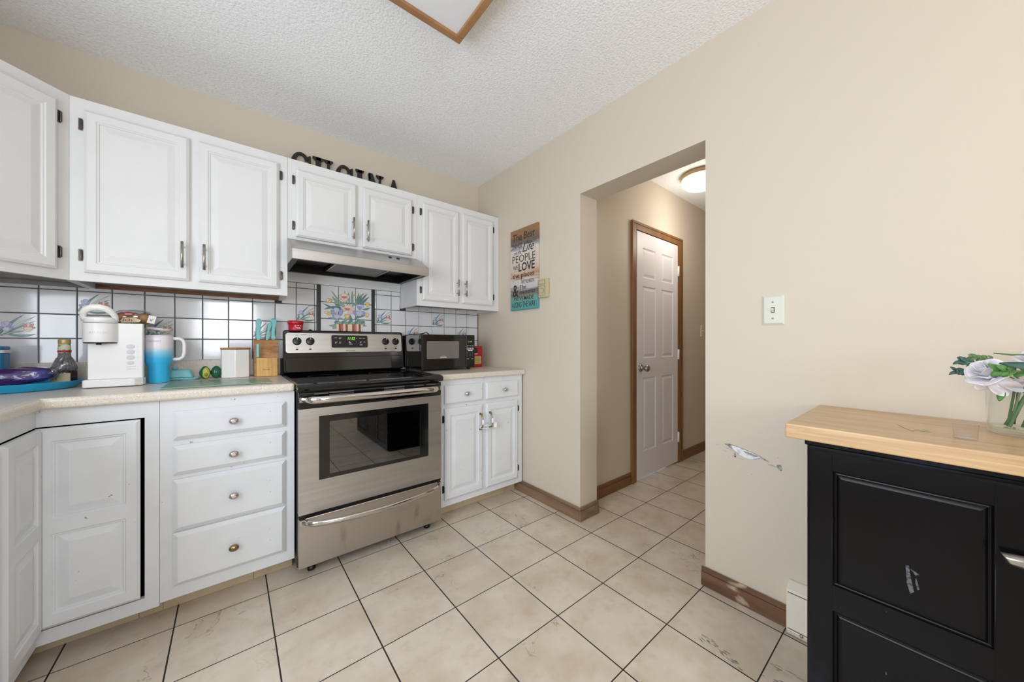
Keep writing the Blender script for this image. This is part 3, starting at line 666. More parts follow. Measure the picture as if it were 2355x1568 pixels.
mb.build('oven_cavity', OV, c, recalc=False)
for z in (.50, .62):
    mb = MB(); mb.tube([(RX0+.065, -.59, z), (RX1-.065, -.59, z)], .003, 6); mb.tube([(RX0+.065, -.12, z), (RX1-.065, -.12, z)], .003, 6)
    for k in range(17): xx = RX0+.08+k*.0353; mb.tube([(xx, -.59, z+.002), (xx, -.12, z+.002)], .0018, 5)
    mb.build('oven_rack', CHROME, c)
# cooktop with rounded front lip
mb = MB(); mb.prism([(-.675, .868), (-.681, .878), (-.681, .890), (-.672, .899), (-.655, .903), (-.64, .898), (-.10, .898), (-.085, .905), (-.03, .905), (-.03, .868)], 0, RX1-RX0+.012, 0, basis((RX0-.006, 0, 0), (0, 1, 0), (0, 0, 1)))
cook = mb.build('cooktop', BLACKG, c, bevel=.003)
mb = MB()
for x in (RX0-.004, RX1-.010): MB().box(x, x+.014, -.655, -.09, .897, .905).build('cooktop_rim', BLACKG, cook, bevel=.004)
MB().box(RX0+.012, RX1-.012, -.638, -.10, .8975, .8992).build('glass_top', BLACKGLASS, cook, label='speckled black glass')
for (x, y, r) in ((-1.24, -.50, .10), (-.88, -.50, .08), (-1.24, -.24, .08), (-.88, -.24, .10)):
    MB().lathe([(r-.003, 0), (r-.003, .0004), (r, .0004), (r, 0)], 40, 0, Matrix.Translation((x, y, .8993)), cap0=False, cap1=False).build('burner_ring', mat('dark_grey_burner_print', (44, 44, 46), .3), cook)
# backguard, its face leaning back a little
def lean(y): return basis((0, y-.12*.906, 0), (1, 0, 0), (0, .12, 1)) @ Matrix.Scale(1.0072, 4, (0, 1, 0))
mb = MB(); mb.prism(rounded(RX0, RX1+.006, .906, 1.166, .018), 0, .042, 0, lean(-.042))
bg = mb.build('backguard', BLACKG, c, bevel=.006, seg=3)
MB().prism(rounded(RX0+.012, RX1-.006, .914, 1.004, .016), 0, .008, 0, lean(-.084)).build('lower_backguard_panel', BLACKG, bg, bevel=.005, seg=3)
PF = lean(-.0842)
pn = MB().prism(rounded(RX0+.014, RX1-.006, 1.030, 1.154, .014), 0, .006, 0, PF).build('control_panel', STEEL, bg, bevel=.002, label='brushed steel control panel')
PF = lean(-.0903)
cp = MB().prism(rounded(-1.168, -.936, 1.058, 1.146, .012), 0, .0012, 0, PF).build('display_surround', NICKEL, pn)
mb = MB(); mb.prism(rounded(-1.163, -.941, 1.062, 1.142, .010), .0012, .0022, 0, PF)
for (u, v, w_, n_) in ((-1.145, 1.124, .014, 1), (-1.118, 1.124, .014, 2), (-1.143, 1.096, .014, 2), (-1.118, 1.096, .014, 2), (-1.015, 1.122, .006, 1), (-.995, 1.122, .016, 1), (-.972, 1.122, .014, 1), (-1.015, 1.096, .004, 1), (-.992, 1.097, .013, 2), (-.968, 1.097, .012, 1), (-1.060, 1.100, .008, 1), (-1.060, 1.092, .014, 1), (-1.060, 1.083, .022, 1), (-.992, 1.078, .018, 1)):
    for k in range(n_): mb.box(u, u+w_*(1 if k == 0 else .6), v-.006*k, v-.006*k+.0028, .0022, .0025, 1, PF)
ds = mb.build('clock_display', [BLACKP, WHITEINK], pn)
MB().text('11:52', -1.066, 1.112, .044, .018, .0006, 0, PF @ Matrix.Translation((0, 0, .0023)), .2).build('clock_digits', GREENLED, ds, label='green lit clock digits')
MB().text('FRIGIDAIRE', -1.078, 1.0375, .058, .0065, .0004, 0, PF).build('brand_lettering', DARKINK, pn)
for i, x in enumerate((-1.352, -1.282, -.820, -.749)):
    mb = MB()
    for k in range(11):
        a = PI*.5+2*PI*(k+.5)/12; mb.box(x+.031*math.cos(a)-.0008, x+.031*math.cos(a)+.0008, 1.1025+.031*math.sin(a)-.0008, 1.1025+.031*math.sin(a)+.0008, 0, .0003, 0, PF)
    mb.box(x-.005, x+.005, 1.1385, 1.140, 0, .0003, 0, PF); mb.box(x-.008, x+.006, 1.066, 1.0672, 0, .0003, 0, PF)
    mb.prism(rounded(x-.006, x+.006, 1.049, 1.058, .001), 0, .0002, 0, PF)
    mb.box(x-.004 if i % 2 == 0 else x+.001, x-.001 if i % 2 == 0 else x+.004, 1.050, 1.053, .0002, .0004, 0, PF)
    mb.build('dial_markings', DARKINK, pn)
MB().box(-1.33, -1.30, 1.143, 1.145, 0, .0003, 0, PF).build('printed_line', DARKINK, pn)
for x in (-1.352, -1.282, -.820, -.749):
    K = PF @ Matrix.Translation((x, 1.1025, .0005)); mb = MB(); mb.lathe([(.024, 0), (.0235, .006), (.021, .010), (0, .0105)], 28, 0, K); mb.box(-.005, .005, -.022, .022, .009, .022, 0, K)
    k = mb.build('knob', BLACKP, pn, bevel=.0015); MB().box(-.0012, .0012, .008, .0225, .0222, .0228, 0, K).build('pointer_mark', WHITEINK, k)
MB().ball((-1.276, -.034, 1.1675), .012, .008, .010).build('vent_cap', BLACKP, bg)
# oven door
DF = -.670; M = back((0, -.633, 0)); T = .036
mb = MB(); mb.box(RX0+.002, RX1-.002, .786, .862, 0, T+.001, 0, M)
od = mb.build('oven_door', BLACKG, c, bevel=.006, seg=3, label='black band at the top of the door')
od['label'] = 'steel oven door with black top band and window'
mb = MB(); a, b, z0, z1 = RX0+.002, RX1-.002, .297, .7855; wx0, wx1, wz0, wz1 = -1.339, -.782, .444, .746
mb.box(a, wx0, z0, z1, 0, T, 0, M); mb.box(wx1, b, z0, z1, 0, T, 0, M); mb.box(wx0, wx1, z0, wz0, 0, T, 0, M); mb.box(wx0, wx1, wz1, z1, 0, T, 0, M)
mb.build('door_skin', STEEL, od)
mb = MB(); ix0, ix1, iz0, iz1 = -1.293, -.831, .462, .715
for (p, q, r, s_) in ((wx0, ix0, wz0, wz1), (ix1, wx1, wz0, wz1), (ix0, ix1, wz0, iz0), (ix0, ix1, iz1, wz1)): mb.box(p, q, r, s_, .004, T-.001, 0, M)
mb.build('window_surround', BLACKG, od, label='black glass border of the oven window')
MB().box(ix0, ix1, iz0, iz1, T-.006, T-.003, 0, M).build('oven_window', OVENGL, od)
VS = mat('grey_vent_slot', (120, 118, 116), .3, .6)
for x in (-1.24, -.98):
    for k in range(2): MB().box(x-.055, x+.055, .851-.011*k, .856-.011*k, T+.001, T+.0025, 0, M).build('vent_slot', VS, od)
for x in (-1.33, -.84, -.77): MB().box(x-.03, x+.03, .850, .854, T+.001, T+.0025, 0, M).build('vent_slot', VS, od)
def curve_handle(parent, z, yb, bow, sag, r, sq, m, x0=RX0+.016, x1=RX1-.022):
    pts = []; n = 18
    for i in range(n+1):
        t = i/n; e = min(t, 1-t); k = min(1, e/.09); y = yb-.010-(.040*math.sin(k*PI/2)) - bow*math.sin(PI*t)
        pts.append((x0+(x1-x0)*t, y, z-sag*math.sin(PI*t)))
    rr = [r*(.75 if i in (0, n) else 1) for i in range(n+1)]
    mb = MB(); mb.tube(pts, rr, 14, 0, None, sq)
    for x, y in ((pts[0][0], pts[0][1]), (pts[-1][0], pts[-1][1])): mb.box(x-.012, x+.012, yb-.014, yb+.002, z-.012, z+.012)
    return mb.build('handle', m, parent)
curve_handle(od, .830, DF, .006, 0, .010, 1.75, CHROME)
mb = MB(); mb.box(RX0+.002, RX1-.002, .050, .279, 0, T, 0, M)
dr = mb.build('storage_drawer', STEELD, c, bevel=.004, label='smudged steel storage drawer')
curve_handle(dr, .268, DF, .030, .012, .008, 1.7, CHROME)
for x in (-1.36, -.76): MB().lathe([(.018, 0), (.018, .012), (.012, .016), (.012, .046)], 14, 0, Matrix.Translation((x, -.60, 0))).build('levelling_foot', BLACKP, c)
o = MB().box(RX0+.002, RX1-.002, -.66, -.64, .281, .296).build('drawer_gap', BLACKP, c)

# red jar on the range backguard
c = thing('lidded_jar', (-1.357, -.054, 1.166), 'small red plastic jar with a screw lid on top of the range backguard', 'jar')
T_ = Matrix.Translation((-1.357, -.054, 1.166))
j = MB().lathe([(.036, 0), (.037, .004), (.0385, .042)], 28, 0, T_).build('jar_body', REDP, c)
MB().lathe([(.0415, .042), (.042, .045), (.042, .058), (.039, .061), (0, .0615)], 28, 0, T_).build('lid', REDP, c)
mb = MB(); F = back((-1.357, -.0930, 1.166)); mb.text('PINK', -.012, .026, .022, .006, .0004, 0, F); mb.text('THE ORIGINAL', -.012, .017, .026, .004, .0004, 0, F); mb.text('STUFF', -.004, .008, .020, .005, .0004, 0, F)
mb = MB()
for (u, v, w_) in ((-.012, .029, .012), (.004, .029, .010), (.018, .028, .006), (-.010, .022, .010), (-.002, .016, .022), (.002, .010, .020)):
    for k in range(3): mb.box(u+w_*k/3, u+w_*(k+.8)/3, v, v+.0035, 0, .0006, 0, F)
mb.build('label_print', WHITEINK, j)

# ------------------------------------------------------------------ microwave
c = thing('microwave', (-.47, -.21, .9), 'black countertop microwave oven beside the range', 'microwave')
mx0, mx1, my0, my1, mz0, mz1 = -.687, -.268, -.362, -.035, .916, 1.150
MB().box(mx0, mx1, my0+.022, my1, mz0, mz1).build('case', BLACKG, c, bevel=.006)
F = back((0, my0+.022, 0)); MDX = -.345
mb = MB(); mb.box(mx0, MDX, mz0, mz1, .0005, .022, 0, F); d = mb.build('door', BLACKG, c, bevel=.005)
MB().prism(rounded(-.648, -.402, .984, 1.105, .008), .0225, .0235, 0, F).build('door_window', mat('microwave_window_reflection', (112, 106, 102), .22, coat=.5), d, label='door window with its grey reflection painted in')  # flat grey stands in for the room reflected in the window
mb = MB().text('Sunbeam', -.548, .990, .048, .010, .0004, 0, F @ Matrix.Translation((0, 0, .0236)), 0, .01)
mb.tube([(-.548, .9895, .0242), (-.53, 1.003, .0242), (-.515, 1.003, .0242), (-.498, .991, .0242)], .0006, 5, 0, F); mb.build('brand_lettering', WHITEINK, d)
mb = MB(); mb.box(MDX+.002, mx1, mz0, mz1, .0005, .022, 0, F); p = mb.build('control_panel', BLACKP, c, bevel=.004)
mb = MB(); F2 = F @ Matrix.Translation((0, 0, .0222))
for r in range(2):
    for q in range(3): mb.box(-.335+.021*q, -.321+.021*q, 1.070-.011*r, 1.075-.011*r, 0, .0006, 0, F2)
for q in range(3): mb.box(-.336+.021*q, -.319+.021*q, 1.046, 1.052, 0, .0006, 1, F2)
for q in range(2): mb.box(-.326+.021*q, -.309+.021*q, 1.035, 1.041, 0, .0006, 1, F2)
for q in range(10): cx_, cz_ = -.328+.02*(q % 3), 1.022-.011*(q//3); mb.text(str((q+1) % 10), cx_-.0025+(.02 if q == 9 else 0), cz_-.003, .005, .007, .0005, 0, F2)
for q in range(2): mb.box(-.334+.036*q, -.318+.036*q, .974, .980, 0, .0006, 0, F2)
mb.build('keypad', [GREYINK, WHITEINK], p)
MB().text('1:49', -.325, 1.096, .032, .012, .0005, 0, F2).build('clock_digits', LEDDIM, p, label='dim green clock digits')
mb = MB()
for x in (mx0+.03, mx1-.03):
    for y in (my0+.04, my1-.03): MB().lathe([(.012, .0003), (.012, .017)], 12, 0, Matrix.Translation((x, y, .9))).build('foot', BLACKP, c)
# cord looped on top of the microwave
o = MB().tube([(-.655, -.075, 1.1555), (-.60, -.085, 1.1560), (-.56, -.09, 1.160), (-.535, -.095, 1.168), (-.520, -.10, 1.168), (-.514, -.11, 1.158), (-.513, -.12, 1.1545)], .0038, 8).build('power_cord', CORD)
tag(o, 'black cord lying on top of the microwave', 'cord')
# red tin behind the microwave
c = thing('tin_box', (-.15, -.17, .9), 'red tin with a tan label, half hidden behind the right side of the microwave', 'tin')
bx = MB().box(-.212, -.088, -.20, -.138, .9005, 1.068).build('tin_body', REDB, c, bevel=.006)
F = back((0, -.2005, 0)); lb = MB().box(-.190, -.104, .928, .986, 0, .0006, 0, F).box(-.186, -.108, .932, .982, .0006, .0009, 1, F).build('label_plate', [mat('pale_yellow_border', (226, 206, 130), .6), mat('olive_label', (176, 160, 96), .6)], bx)
mb = MB(); mb.prism([(-.190, 1.014), (-.140, 1.014), (-.132, 1.034), (-.146, 1.052), (-.172, 1.055), (-.19, 1.038)], 0, .0007, 0, F); mb.box(-.185, -.136, 1.003, 1.009, 0, .0008, 1, F); mb.build('printed_picture', [DARKINK, LABELC], bx)

# ------------------------------------------------------------------ letters CUCINA on the upper cabinets
def ring_pts(cx, cy, rx, ry, wx, a0, a1, n=22):
    o = [(cx+rx*math.cos(a0+(a1-a0)*i/n), cy+ry*math.sin(a0+(a1-a0)*i/n)) for i in range(n+1)]
    q = [(cx+(rx-wx*(.45+.55*abs(math.cos(a0+(a1-a0)*i/n))))*math.cos(a0+(a1-a0)*i/n), cy+(ry-wx*.55)*math.sin(a0+(a1-a0)*i/n)) for i in range(n+1)]
    return o, q
def strip(mb, o, q, M, d):
    for i in range(len(o)-1): mb.prism([o[i], o[i+1], q[i+1], q[i]], 0, d, 0, M)
def letter(ch, x, w, label, h=.182):
    mb = MB(); M = back((x, -.012, UT+.0005)); d = .014; st = .030
    def stem(a, b, y0=0, y1=None): mb.box(a, b, y0, y1 or h, 0, d, 0, M)
    def serif(cx, y, top, hw):
        s = -1 if top else 1
        mb.prism([(cx-hw, y), (cx+hw, y), (cx+hw, y+s*.008), (cx+hw*.55, y+s*.022), (cx-hw*.55, y+s*.022), (cx-hw, y+s*.008)], 0, d, 0, M)
    if ch == 'C':
        o, q = ring_pts(w/2, h/2, w/2, h/2, .032, .62, 2*PI-.62); strip(mb, o, q, M, d)
        mb.prism([(w*.80, h*.90), (w*.97, h*.97), (w*.99, h*.66), (w*.90, h*.66), (w*.84, h*.76)], 0, d, 0, M)
        mb.prism([(w*.80, h*.10), (w*.95, h*.05), (w*.97, h*.30), (w*.90, h*.30), (w*.84, h*.22)], 0, d, 0, M)
    if ch == 'U':
        stem(.018, .018+st, h*.3); stem(w-.030, w-.014, h*.3); serif(.033, h, True, .033); serif(w-.022, h, True, .026)
        o, q = ring_pts(w/2, h*.34, w/2-.016, h*.34, .030, PI, 2*PI, 14); strip(mb, o, q, M, d)
    if ch == 'I': stem(w/2-st/2, w/2+st/2); serif(w/2, h, True, .028); serif(w/2, 0, False, .028)
    if ch == 'N':
        stem(.010, .022); stem(w-.026, w-.012); serif(w-.019, h, True, .026); serif(.016, 0, False, .024)
        mb.prism([(.006, h*.96), (.020, h), (.036, h), (w-.012, .03), (w-.012, 0), (w-.034, 0), (.010, h*.80)], 0, d, 0, M)
    if ch == 'A':
        mb.prism([(w*.44, h), (w*.56, h), (w*.96, .012), (w*.76, .012), (w*.46, h*.80)], 0, d, 0, M); mb.prism([(w*.46, h), (w*.50, h*.84), (w*.16, .012), (w*.07, .012)], 0, d, 0, M)
        mb.box(w*.24, w*.72, h*.30, h*.36, 0, d, 0, M); serif(w*.13, 0, False, .026); serif(w*.86, 0, False, .028)
    o = mb.build('decorative_letter', LETTER, bevel=.0015); tag(o, label, 'letter', 'wooden letters on top of the cabinets')
letter('C', -1.381, .112, 'black wooden letter C at the left end of the word on the cabinets')
letter('U', -1.262, .114, 'black wooden letter U, second in the word on top of the cabinets')
letter('C', -1.133, .112, 'black wooden letter C between the U and the I on top of the cabinets')
letter('I', -1.006, .056, 'narrow black wooden letter I on top of the cabinets')
letter('N', -.930, .106, 'black wooden letter N, second from the right in the word on the cabinets')
letter('A', -.806, .122, 'black wooden letter A at the right end of the word on the cabinets')

# ------------------------------------------------------------------ things on the left counter
c = thing('coffee_maker', (-2.045, -.19, CZ), 'white single-serve coffee maker on the counter between bottle and tumbler', 'coffee maker')
mb = MB(); mb.prism([(-2.10, -.06), (-2.131, -.16), (-2.131, -.322), (-2.125, -.328), (-1.985, -.328), (-1.962, -.306), (-1.958, -.275), (-1.985, -.16), (-2.0, -.06)], CZ+.003, CZ+.034); b_ = mb.build('drip_base', WHITEP, c, bevel=.003)
mb = MB()
for k in range(4): mb.box(-2.126, -1.988, -.3295, -.327, CZ+.008+.006*k, CZ+.0105+.006*k)
mb.build('base_ribs', WHITEP, b_)
for x in (-2.10, -2.01): MB().box(x, x+.03, -.30, -.27, CZ+.0003, CZ+.003).build('rubber_foot', BLACKP, c)
by = MB().prism([(-2.095, -.062), (-2.121, -.16), (-2.121, -.300), (-1.966, -.300), (-1.962, -.296), (-1.962, -.272), (-1.988, -.16), (-2.003, -.062)], CZ+.034, 1.176).build('machine_body', WHITEP, c, bevel=.004, label='matte white body')
F = back((0, -.300, 0)); PB = mat('pale_grey_button', (206, 206, 210), .4)
for i, z in enumerate((1.076, 1.053, 1.029, 1.005)): MB().lathe([(.0125 if i < 3 else .010, 0), (.0125 if i < 3 else .010, .0012), (.0112 if i < 3 else .0088, .0014), (0, .0014)], 24, 0, F @ Matrix.Translation((-2.0, z, 0)), 1, .78).build('brew_button', PB, by)
mb = MB()
for z in (1.076, 1.053, 1.029): mb.box(-1.979, -1.9775, z-.0008, z+.0008, 0, .0006, 0, F)
for z in (.988, .978): mb.box(-2.012, -1.985, z-.0005, z+.0005, 0, .0005, 0, F); mb.box(-1.979, -1.9775, z-.0008, z+.0008, 0, .0006, 0, F)
mb.build('button_print', GREYINK, by)
hd = MB(); ox, oy = -2.086, -.292
hd.lathe([(.049, 1.094), (.050, 1.097), (.050, 1.172), (.049, 1.174)], 40, 0, Matrix.Translation((ox, oy, 0))); hd = hd.build('pod_head', WHITEP, c)
MB().text('KEURIG', -.026, 1.130, .052, .009, .0008, 0, back((ox, oy-.0502, 0))).build('embossed_lettering', mat('embossed_white', (226, 226, 226), .5), hd)
MB().lathe([(.048, 1.090), (.048, 1.094)], 32, 0, Matrix.Translation((ox, oy, 0))).lathe([(.008, 1.084), (.008, 1.090)], 12, 0, Matrix.Translation((ox, oy-.03, 0))).build('spout_plate', BLACKP, hd)
ld = MB().lathe([(.048, 1.1755), (.0475, 1.196), (.046, 1.198), (0, 1.198)], 40, 0, Matrix.Translation((ox, oy, 0))).build('pod_lid', WHITEP2, c)
mb = MB()
hpts = [(ox-.044, oy-.004, 1.184), (ox-.045, oy-.012, 1.200), (ox-.042, oy-.024, 1.216), (ox-.032, oy-.034, 1.229), (ox-.016, oy-.040, 1.237), (ox+.002, oy-.042, 1.239), (ox+.020, oy-.038, 1.234), (ox+.034, oy-.030, 1.222), (ox+.043, oy-.018, 1.204), (ox+.045, oy-.004, 1.184)]
mb.tube(hpts, [.008, .010, .012, .013, .0135, .0135, .013, .012, .010, .008], 12, 0, None, 1.0); mb.build('lift_handle', WHITEP2, c)
mb = MB(); mb.lathe([(.040, 1.1985), (.038, 1.204), (0, 1.205)], 30, 0, Matrix.Translation((ox, oy, 0))); mb.build('lid_liner', GREYINK, ld)
# power cord of the coffee maker on the counter
o = MB().tube([(-1.955, -.06, .965), (-1.945, -.08, .962), (-1.938, -.11, .945), (-1.94, -.14, .925), (-1.949, -.16, .911), (-1.955, -.19, .9085)], .003, 8).build('power_cord', CORD); tag(o, 'black cord on the counter between coffee maker and tumbler', 'cord')
# bread bag on top of the coffee maker
def pillow(mb, c0, L, W_, Hh, M, mi=0, seg=22, rings=14, wr=.06):
    def fn(x, y, z):
        f = lambda t: math.copysign(abs(t)**.72, t); k = 1+wr*math.sin(9*x+5*z)*math.cos(7*y)
        return (f(x), f(y)*k, f(z)*k)
    mb.ball(c0, L, W_, Hh, mi, M, seg, rings, fn)
c = thing('bread_bag', (-2.0, -.17, 1.177), 'clear plastic bag of rolls with red print on top of the coffee maker', 'bread bag')
mb = MB()
for k in range(3): mb.ball((-2.045+.035*k, -.155, 1.205), .026, .05, .027, 0, None, 16, 10)
mb.build('bread_rolls', BREAD, c)
mb = MB(); pillow(mb, (0, 0, 0), .066, .062, .033, Matrix.Translation((-2.010, -.155, 1.211)), wr=.05); w_ = mb.build('plastic_wrap', WRAP, c)
F = back((0, -.219, 0)); mb = MB(); mb.prism([( -2.018+.018*math.cos(2*PI*i/20), 1.222+.0095*math.sin(2*PI*i/20)) for i in range(20)], 0, .001, 0, F)
mb.prism([(-2.045, 1.190), (-2.035, 1.205), (-2.0, 1.206), (-1.98, 1.196), (-1.985, 1.186), (-2.04, 1.182)], 0, .0008, 1, F); mb.text('lch', -2.034, 1.190, .026, .012, .0005, 0, F @ Matrix.Translation((0, 0, .001)))
for k in range(2): mb.box(-2.03, -2.008, 1.218+.005*k, 1.220+.005*k, .001, .0013, 1, F)
mb.build('printed_logo', [mat('dark_red_print', (150, 34, 40), .5), LABELC], w_)
mb = MB(); M = basis((-1.953, -.205, 1.183), (.95, -.1, -.25), (.2, .1, .97)); mb.box(-.012, .014, 0, .036, -.002, 0, 0, M); mb.text('nf', -.004, .010, .012, .014, .0006, 1, M, .3)
mb.tube([(-1.957, -.18, 1.196), (-1.95, -.195, 1.198), (-1.946, -.20, 1.20)], [.012, .005, .010], 8, 2); mb.build('bag_tag', [WHITEP, mat('red_print', (190, 40, 40), .5), WRAP], c)

c = thing('tumbler', (-1.925, -.20, CZ), 'large insulated tumbler fading from white to bright blue, with handle and straw', 'tumbler')
T_ = Matrix.Translation((-1.925, -.20, CZ+.001))
bd = MB().lathe([(.035, 0), (.037, .004), (.0375, .076), (.0445, .092), (.0475, .100), (.0485, .20), (.0475, .222), (.045, .222)], 48, 0, T_).build('tumbler_body', TUMB, c, label='enamel body fading from white to blue')
MB().text('STANLEY', -.030, .193, .046, .005, .0006, 0, back((-1.928, -.2487, CZ))).build('brand_lettering', GREYINK, bd)
MB().lathe([(.0465, .2225), (.0480, .226), (.0475, .242), (.043, .250), (0, .251)], 40, 0, T_, cap0=False).build('clear_lid', GLASST, c)
mb = MB(); mb.tube([(-.046, 0, .247), (-.030, -.020, .254), (0, -.028, .250), (.030, -.020, .247), (.045, 0, .250)], [.004, .006, .006, .006, .005], 10, 0, T_); mb.lathe([(.030, .246), (.028, .254), (0, .255)], 24, 0, T_); mb.build('sliding_lid', mat('pale_pink_plastic', (226, 214, 214), .35), c)
MB().lathe([(.0045, .255), (.0045, .305)], 12, 0, T_ @ Matrix.Translation((.028, .012, 0))).build('straw', GLASST, c)
mb = MB(); mb.tube([(.047, 0, .206), (.070, -.002, .207), (.083, -.003, .198), (.088, -.003, .18), (.0875, -.003, .14), (.083, -.003, .118), (.070, -.002, .108), (.046, 0, .108)], .0075, 14, 0, T_, 1.0); mb.build('handle', WHITEP, c)

c = thing('butter_dish', (-1.857, -.10, CZ), 'aqua ceramic covered butter dish behind the tumbler', 'butter dish')
MB().prism(rounded(-1.925, -1.790, -.135, -.045, .03), CZ+.001, CZ+.006).prism(rounded(-1.930, -1.785, -.140, -.040, .034), CZ+.006, CZ+.012).build('dish', AQUAG, c, bevel=.003)
mb = MB(); a = rounded(-1.915, -1.808, -.125, -.055, .018); b2 = rounded(-1.905, -1.822, -.117, -.063, .018); n = len(a)
mb.add([(p[0], p[1], CZ+.0125) for p in a]+[(p[0], p[1], CZ+.052) for p in b2], [tuple(range(n))[::-1], tuple(range(n, 2*n))]+[(i, (i+1) % n, n+(i+1) % n, n+i) for i in range(n)])
mb.build('cover', AQUAG, c, bevel=.006, seg=3); MB().ball((-1.880, -.09, CZ+.060), .011, .009, .009).build('cover_knob', AQUAG, c)

def avo(x, y, face, label):
    c = thing('shaker', (x, y, CZ), label, 'shaker', 'avocado salt and pepper shakers'); f = lambda u, v, w: (u*(1-.24*max(0, w)+.05*min(0, w)), v*(1-.2*max(0, w)), w)
    MB().ball((x, y, CZ+.034), .0235, .019, .033, 0, None, 24, 14, f).build('avocado_body', AVOG, c)
    if face:
        M = basis((x-.001, y-.0150, CZ+.033), (.93, .36, 0), (0, 0.12, .99)) if False else back((x+.004, y-.0135, CZ+.033))
        fl = MB().ball((0, 0, 0), .0158, .0285, .0065, 0, M, 24, 12, lambda u, v, w: (u*(1-.18*max(0, v)), v, w)).build('cut_face', AVOY, c, label='yellow-green cut side')
        MB().ball((.001, -.009, .004), .0075, .0105, .0050, 0, M).build('pit', AVOP, fl)
        mb = MB(); mb.ball((-.005, .016, .0048), .0014, .0014, .001, 0, M, 8, 6); mb.ball((.006, .015, .0048), .0014, .0014, .001, 0, M, 8, 6); mb.tube([(-.001, .010, .006), (.001, .009, .0062), (.003, .010, .006)], .0005, 5, 0, M); mb.build('drawn_smile', DARKINK, fl)
avo(-1.766, -.115, True, 'green avocado shaker showing its yellow cut side with a smile')
avo(-1.722, -.105, False, 'plain dark green avocado shaker beside the white canister')

c = thing('canister', (-1.642, -.100, CZ), 'white octagonal canister with a wooden lid on the counter', 'canister')
o8 = [(-1.642+.0635*math.cos(PI/8*(2*k+1)+.0), -.105+.0535*math.sin(PI/8*(2*k+1))) for k in range(8)]
o8 = [(-1.700, -.128), (-1.643, -.153), (-1.584, -.128), (-1.578, -.075), (-1.60, -.050), (-1.685, -.050), (-1.706, -.075)]
MB().prism(o8, CZ+.001, 1.056).build('canister_body', WHITEP2, c, bevel=.004, seg=3)
MB().prism([(-1.642+(p[0]+1.642)*1.035, -.100+(p[1]+.100)*1.035) for p in o8], 1.0565, 1.066).build('wooden_lid', BAMBOO, c, bevel=.002)

c = thing('knife_block', (-1.505, -.10, CZ), 'pale pine knife block holding aqua-handled knives, beside the range', 'knife block')
mb = MB(); mb.box(-1.553, -1.457, -.160, -.118, CZ+.001, 1.010); f = mb.build('front_block', PINE, c, bevel=.003)
mb = MB()
for k in range(6): x = -1.540+.0145*k; MB().box(x-.0012, x+.0012, -.152, -.128, 1.0102, 1.0108).build('knife_slot', DARKINK, f)
MB().text('Farberware', -1.527, .942, .034, .006, .0005, 0, back((0, -.1602, 0)), .25).build('brand_lettering', mat('burnt_brown_print', (120, 84, 48), .7), f)
mb = MB(); M = basis((-1.561, 0, 0), (0, 1, 0), (0, 0, 1)); mb.prism([(-.1175, CZ+.001), (-.1175, 1.04), (-.092, 1.108), (-.045, 1.118), (-.045, CZ+.001)], 0, .112, 0, M); mb.build('rear_block', PINED, c, bevel=.002)
def knife(x, y, z, h, w, lean, label, up=1):
    c = thing('knife', (x, y, z), label, 'knife', 'aqua-handled knives in the block'); M = basis((x, y, z), (1, 0, 0), (lean, .12, 1))
    pts = [(-w*.42, 0), (w*.62, 0), (w*.5, h*.1), (w*.3, h*.28), (w*.34, h*.55), (w*.6, h*.78), (w*.55, h*.93), (w*.2, h), (-w*.3, h), (-w*.55, h*.9), (-w*.42, h*.6), (-w*.5, h*.3)]
    hd = MB().prism(pts, -.007, .007, 0, M).build('handle', AQUA, c, bevel=.003)
    for v in (.12, .42, .82): MB().lathe([(.0018, 0), (.0018, .0006)], 8, 0, M @ Matrix.Translation((0, h*v, .007))).build('rivet', NICKEL, hd)
    MB().box(-w*.3, w*.3, -.05, .001, -.0007, .0007, 0, M).build('blade', STEEL, c)
knife(-1.541, -.074, 1.114, .118, .022, .03, 'chef knife with a broad aqua handle at the left of the block')
knife(-1.500, -.074, 1.114, .098, .017, .16, 'slim aqua-handled knife in the middle of the block, leaning right')
knife(-1.471, -.070, 1.114, .120, .022, .05, 'broad aqua-handled knife at the right of the block, in front')
knife(-1.472, -.046, 1.121, .118, .020, .02, 'aqua-handled knife hidden behind the right-hand knife')
c = thing('knife', (-1.545, -.14, 1.005), 'short aqua paring knife standing in the lower step of the block', 'knife', 'aqua-handled knives in the block')
MB().box(-1.553, -1.540, -.151, -.134, 1.011, 1.088).build('handle', AQUA, c, bevel=.004); MB().box(-1.547, -1.5455, -.149, -.136, .985, 1.0105).build('blade', STEEL, c)

o = MB().prism([(-1.882, -.560), (-1.514, -.560), (-1.512, -.315), (-1.880, -.245)], CZ+.0008, CZ+.006).build('cutting_board', MATG, bevel=.0015); tag(o, 'thin sage green cutting board flat on the counter in front of the canister', 'cutting board')

# blue oval tray with bread bag and syrup bottle; blue tub
c = thing('serving_tray', (-2.395, -.215, CZ), 'bright blue oval tray at the left end of the counter', 'tray')
mb = MB(); M = Matrix.Translation((-2.375, -.215, CZ)); mb.lathe([(.9, .001), (.93, .004), (1.0, .030), (1.01, .032), (.99, .031), (.92, .008), (0, .006)], 56, 0, M, .222, .182); mb.build('tray_dish', TRAYB, c)
c = thing('syrup_bottle', (-2.232, -.175, CZ+.008), 'brown syrup bottle with a tan cap standing on the blue tray', 'bottle')
T_ = Matrix.Translation((-2.212, -.165, CZ+.0092))
MB().lathe([(.034, 0), (.036, .004), (.036, .050), (.0355, .060)], 40, 0, T_, 1, .82).build('syrup', SYRUP, c, label='dark syrup in the lower half')
mb = MB(); mb.lathe([(.0355, .0605), (.034, .075), (.028, .095), (.021, .113), (.018, .122), (.0175, .134)], 40, 0, T_, 1, .82)
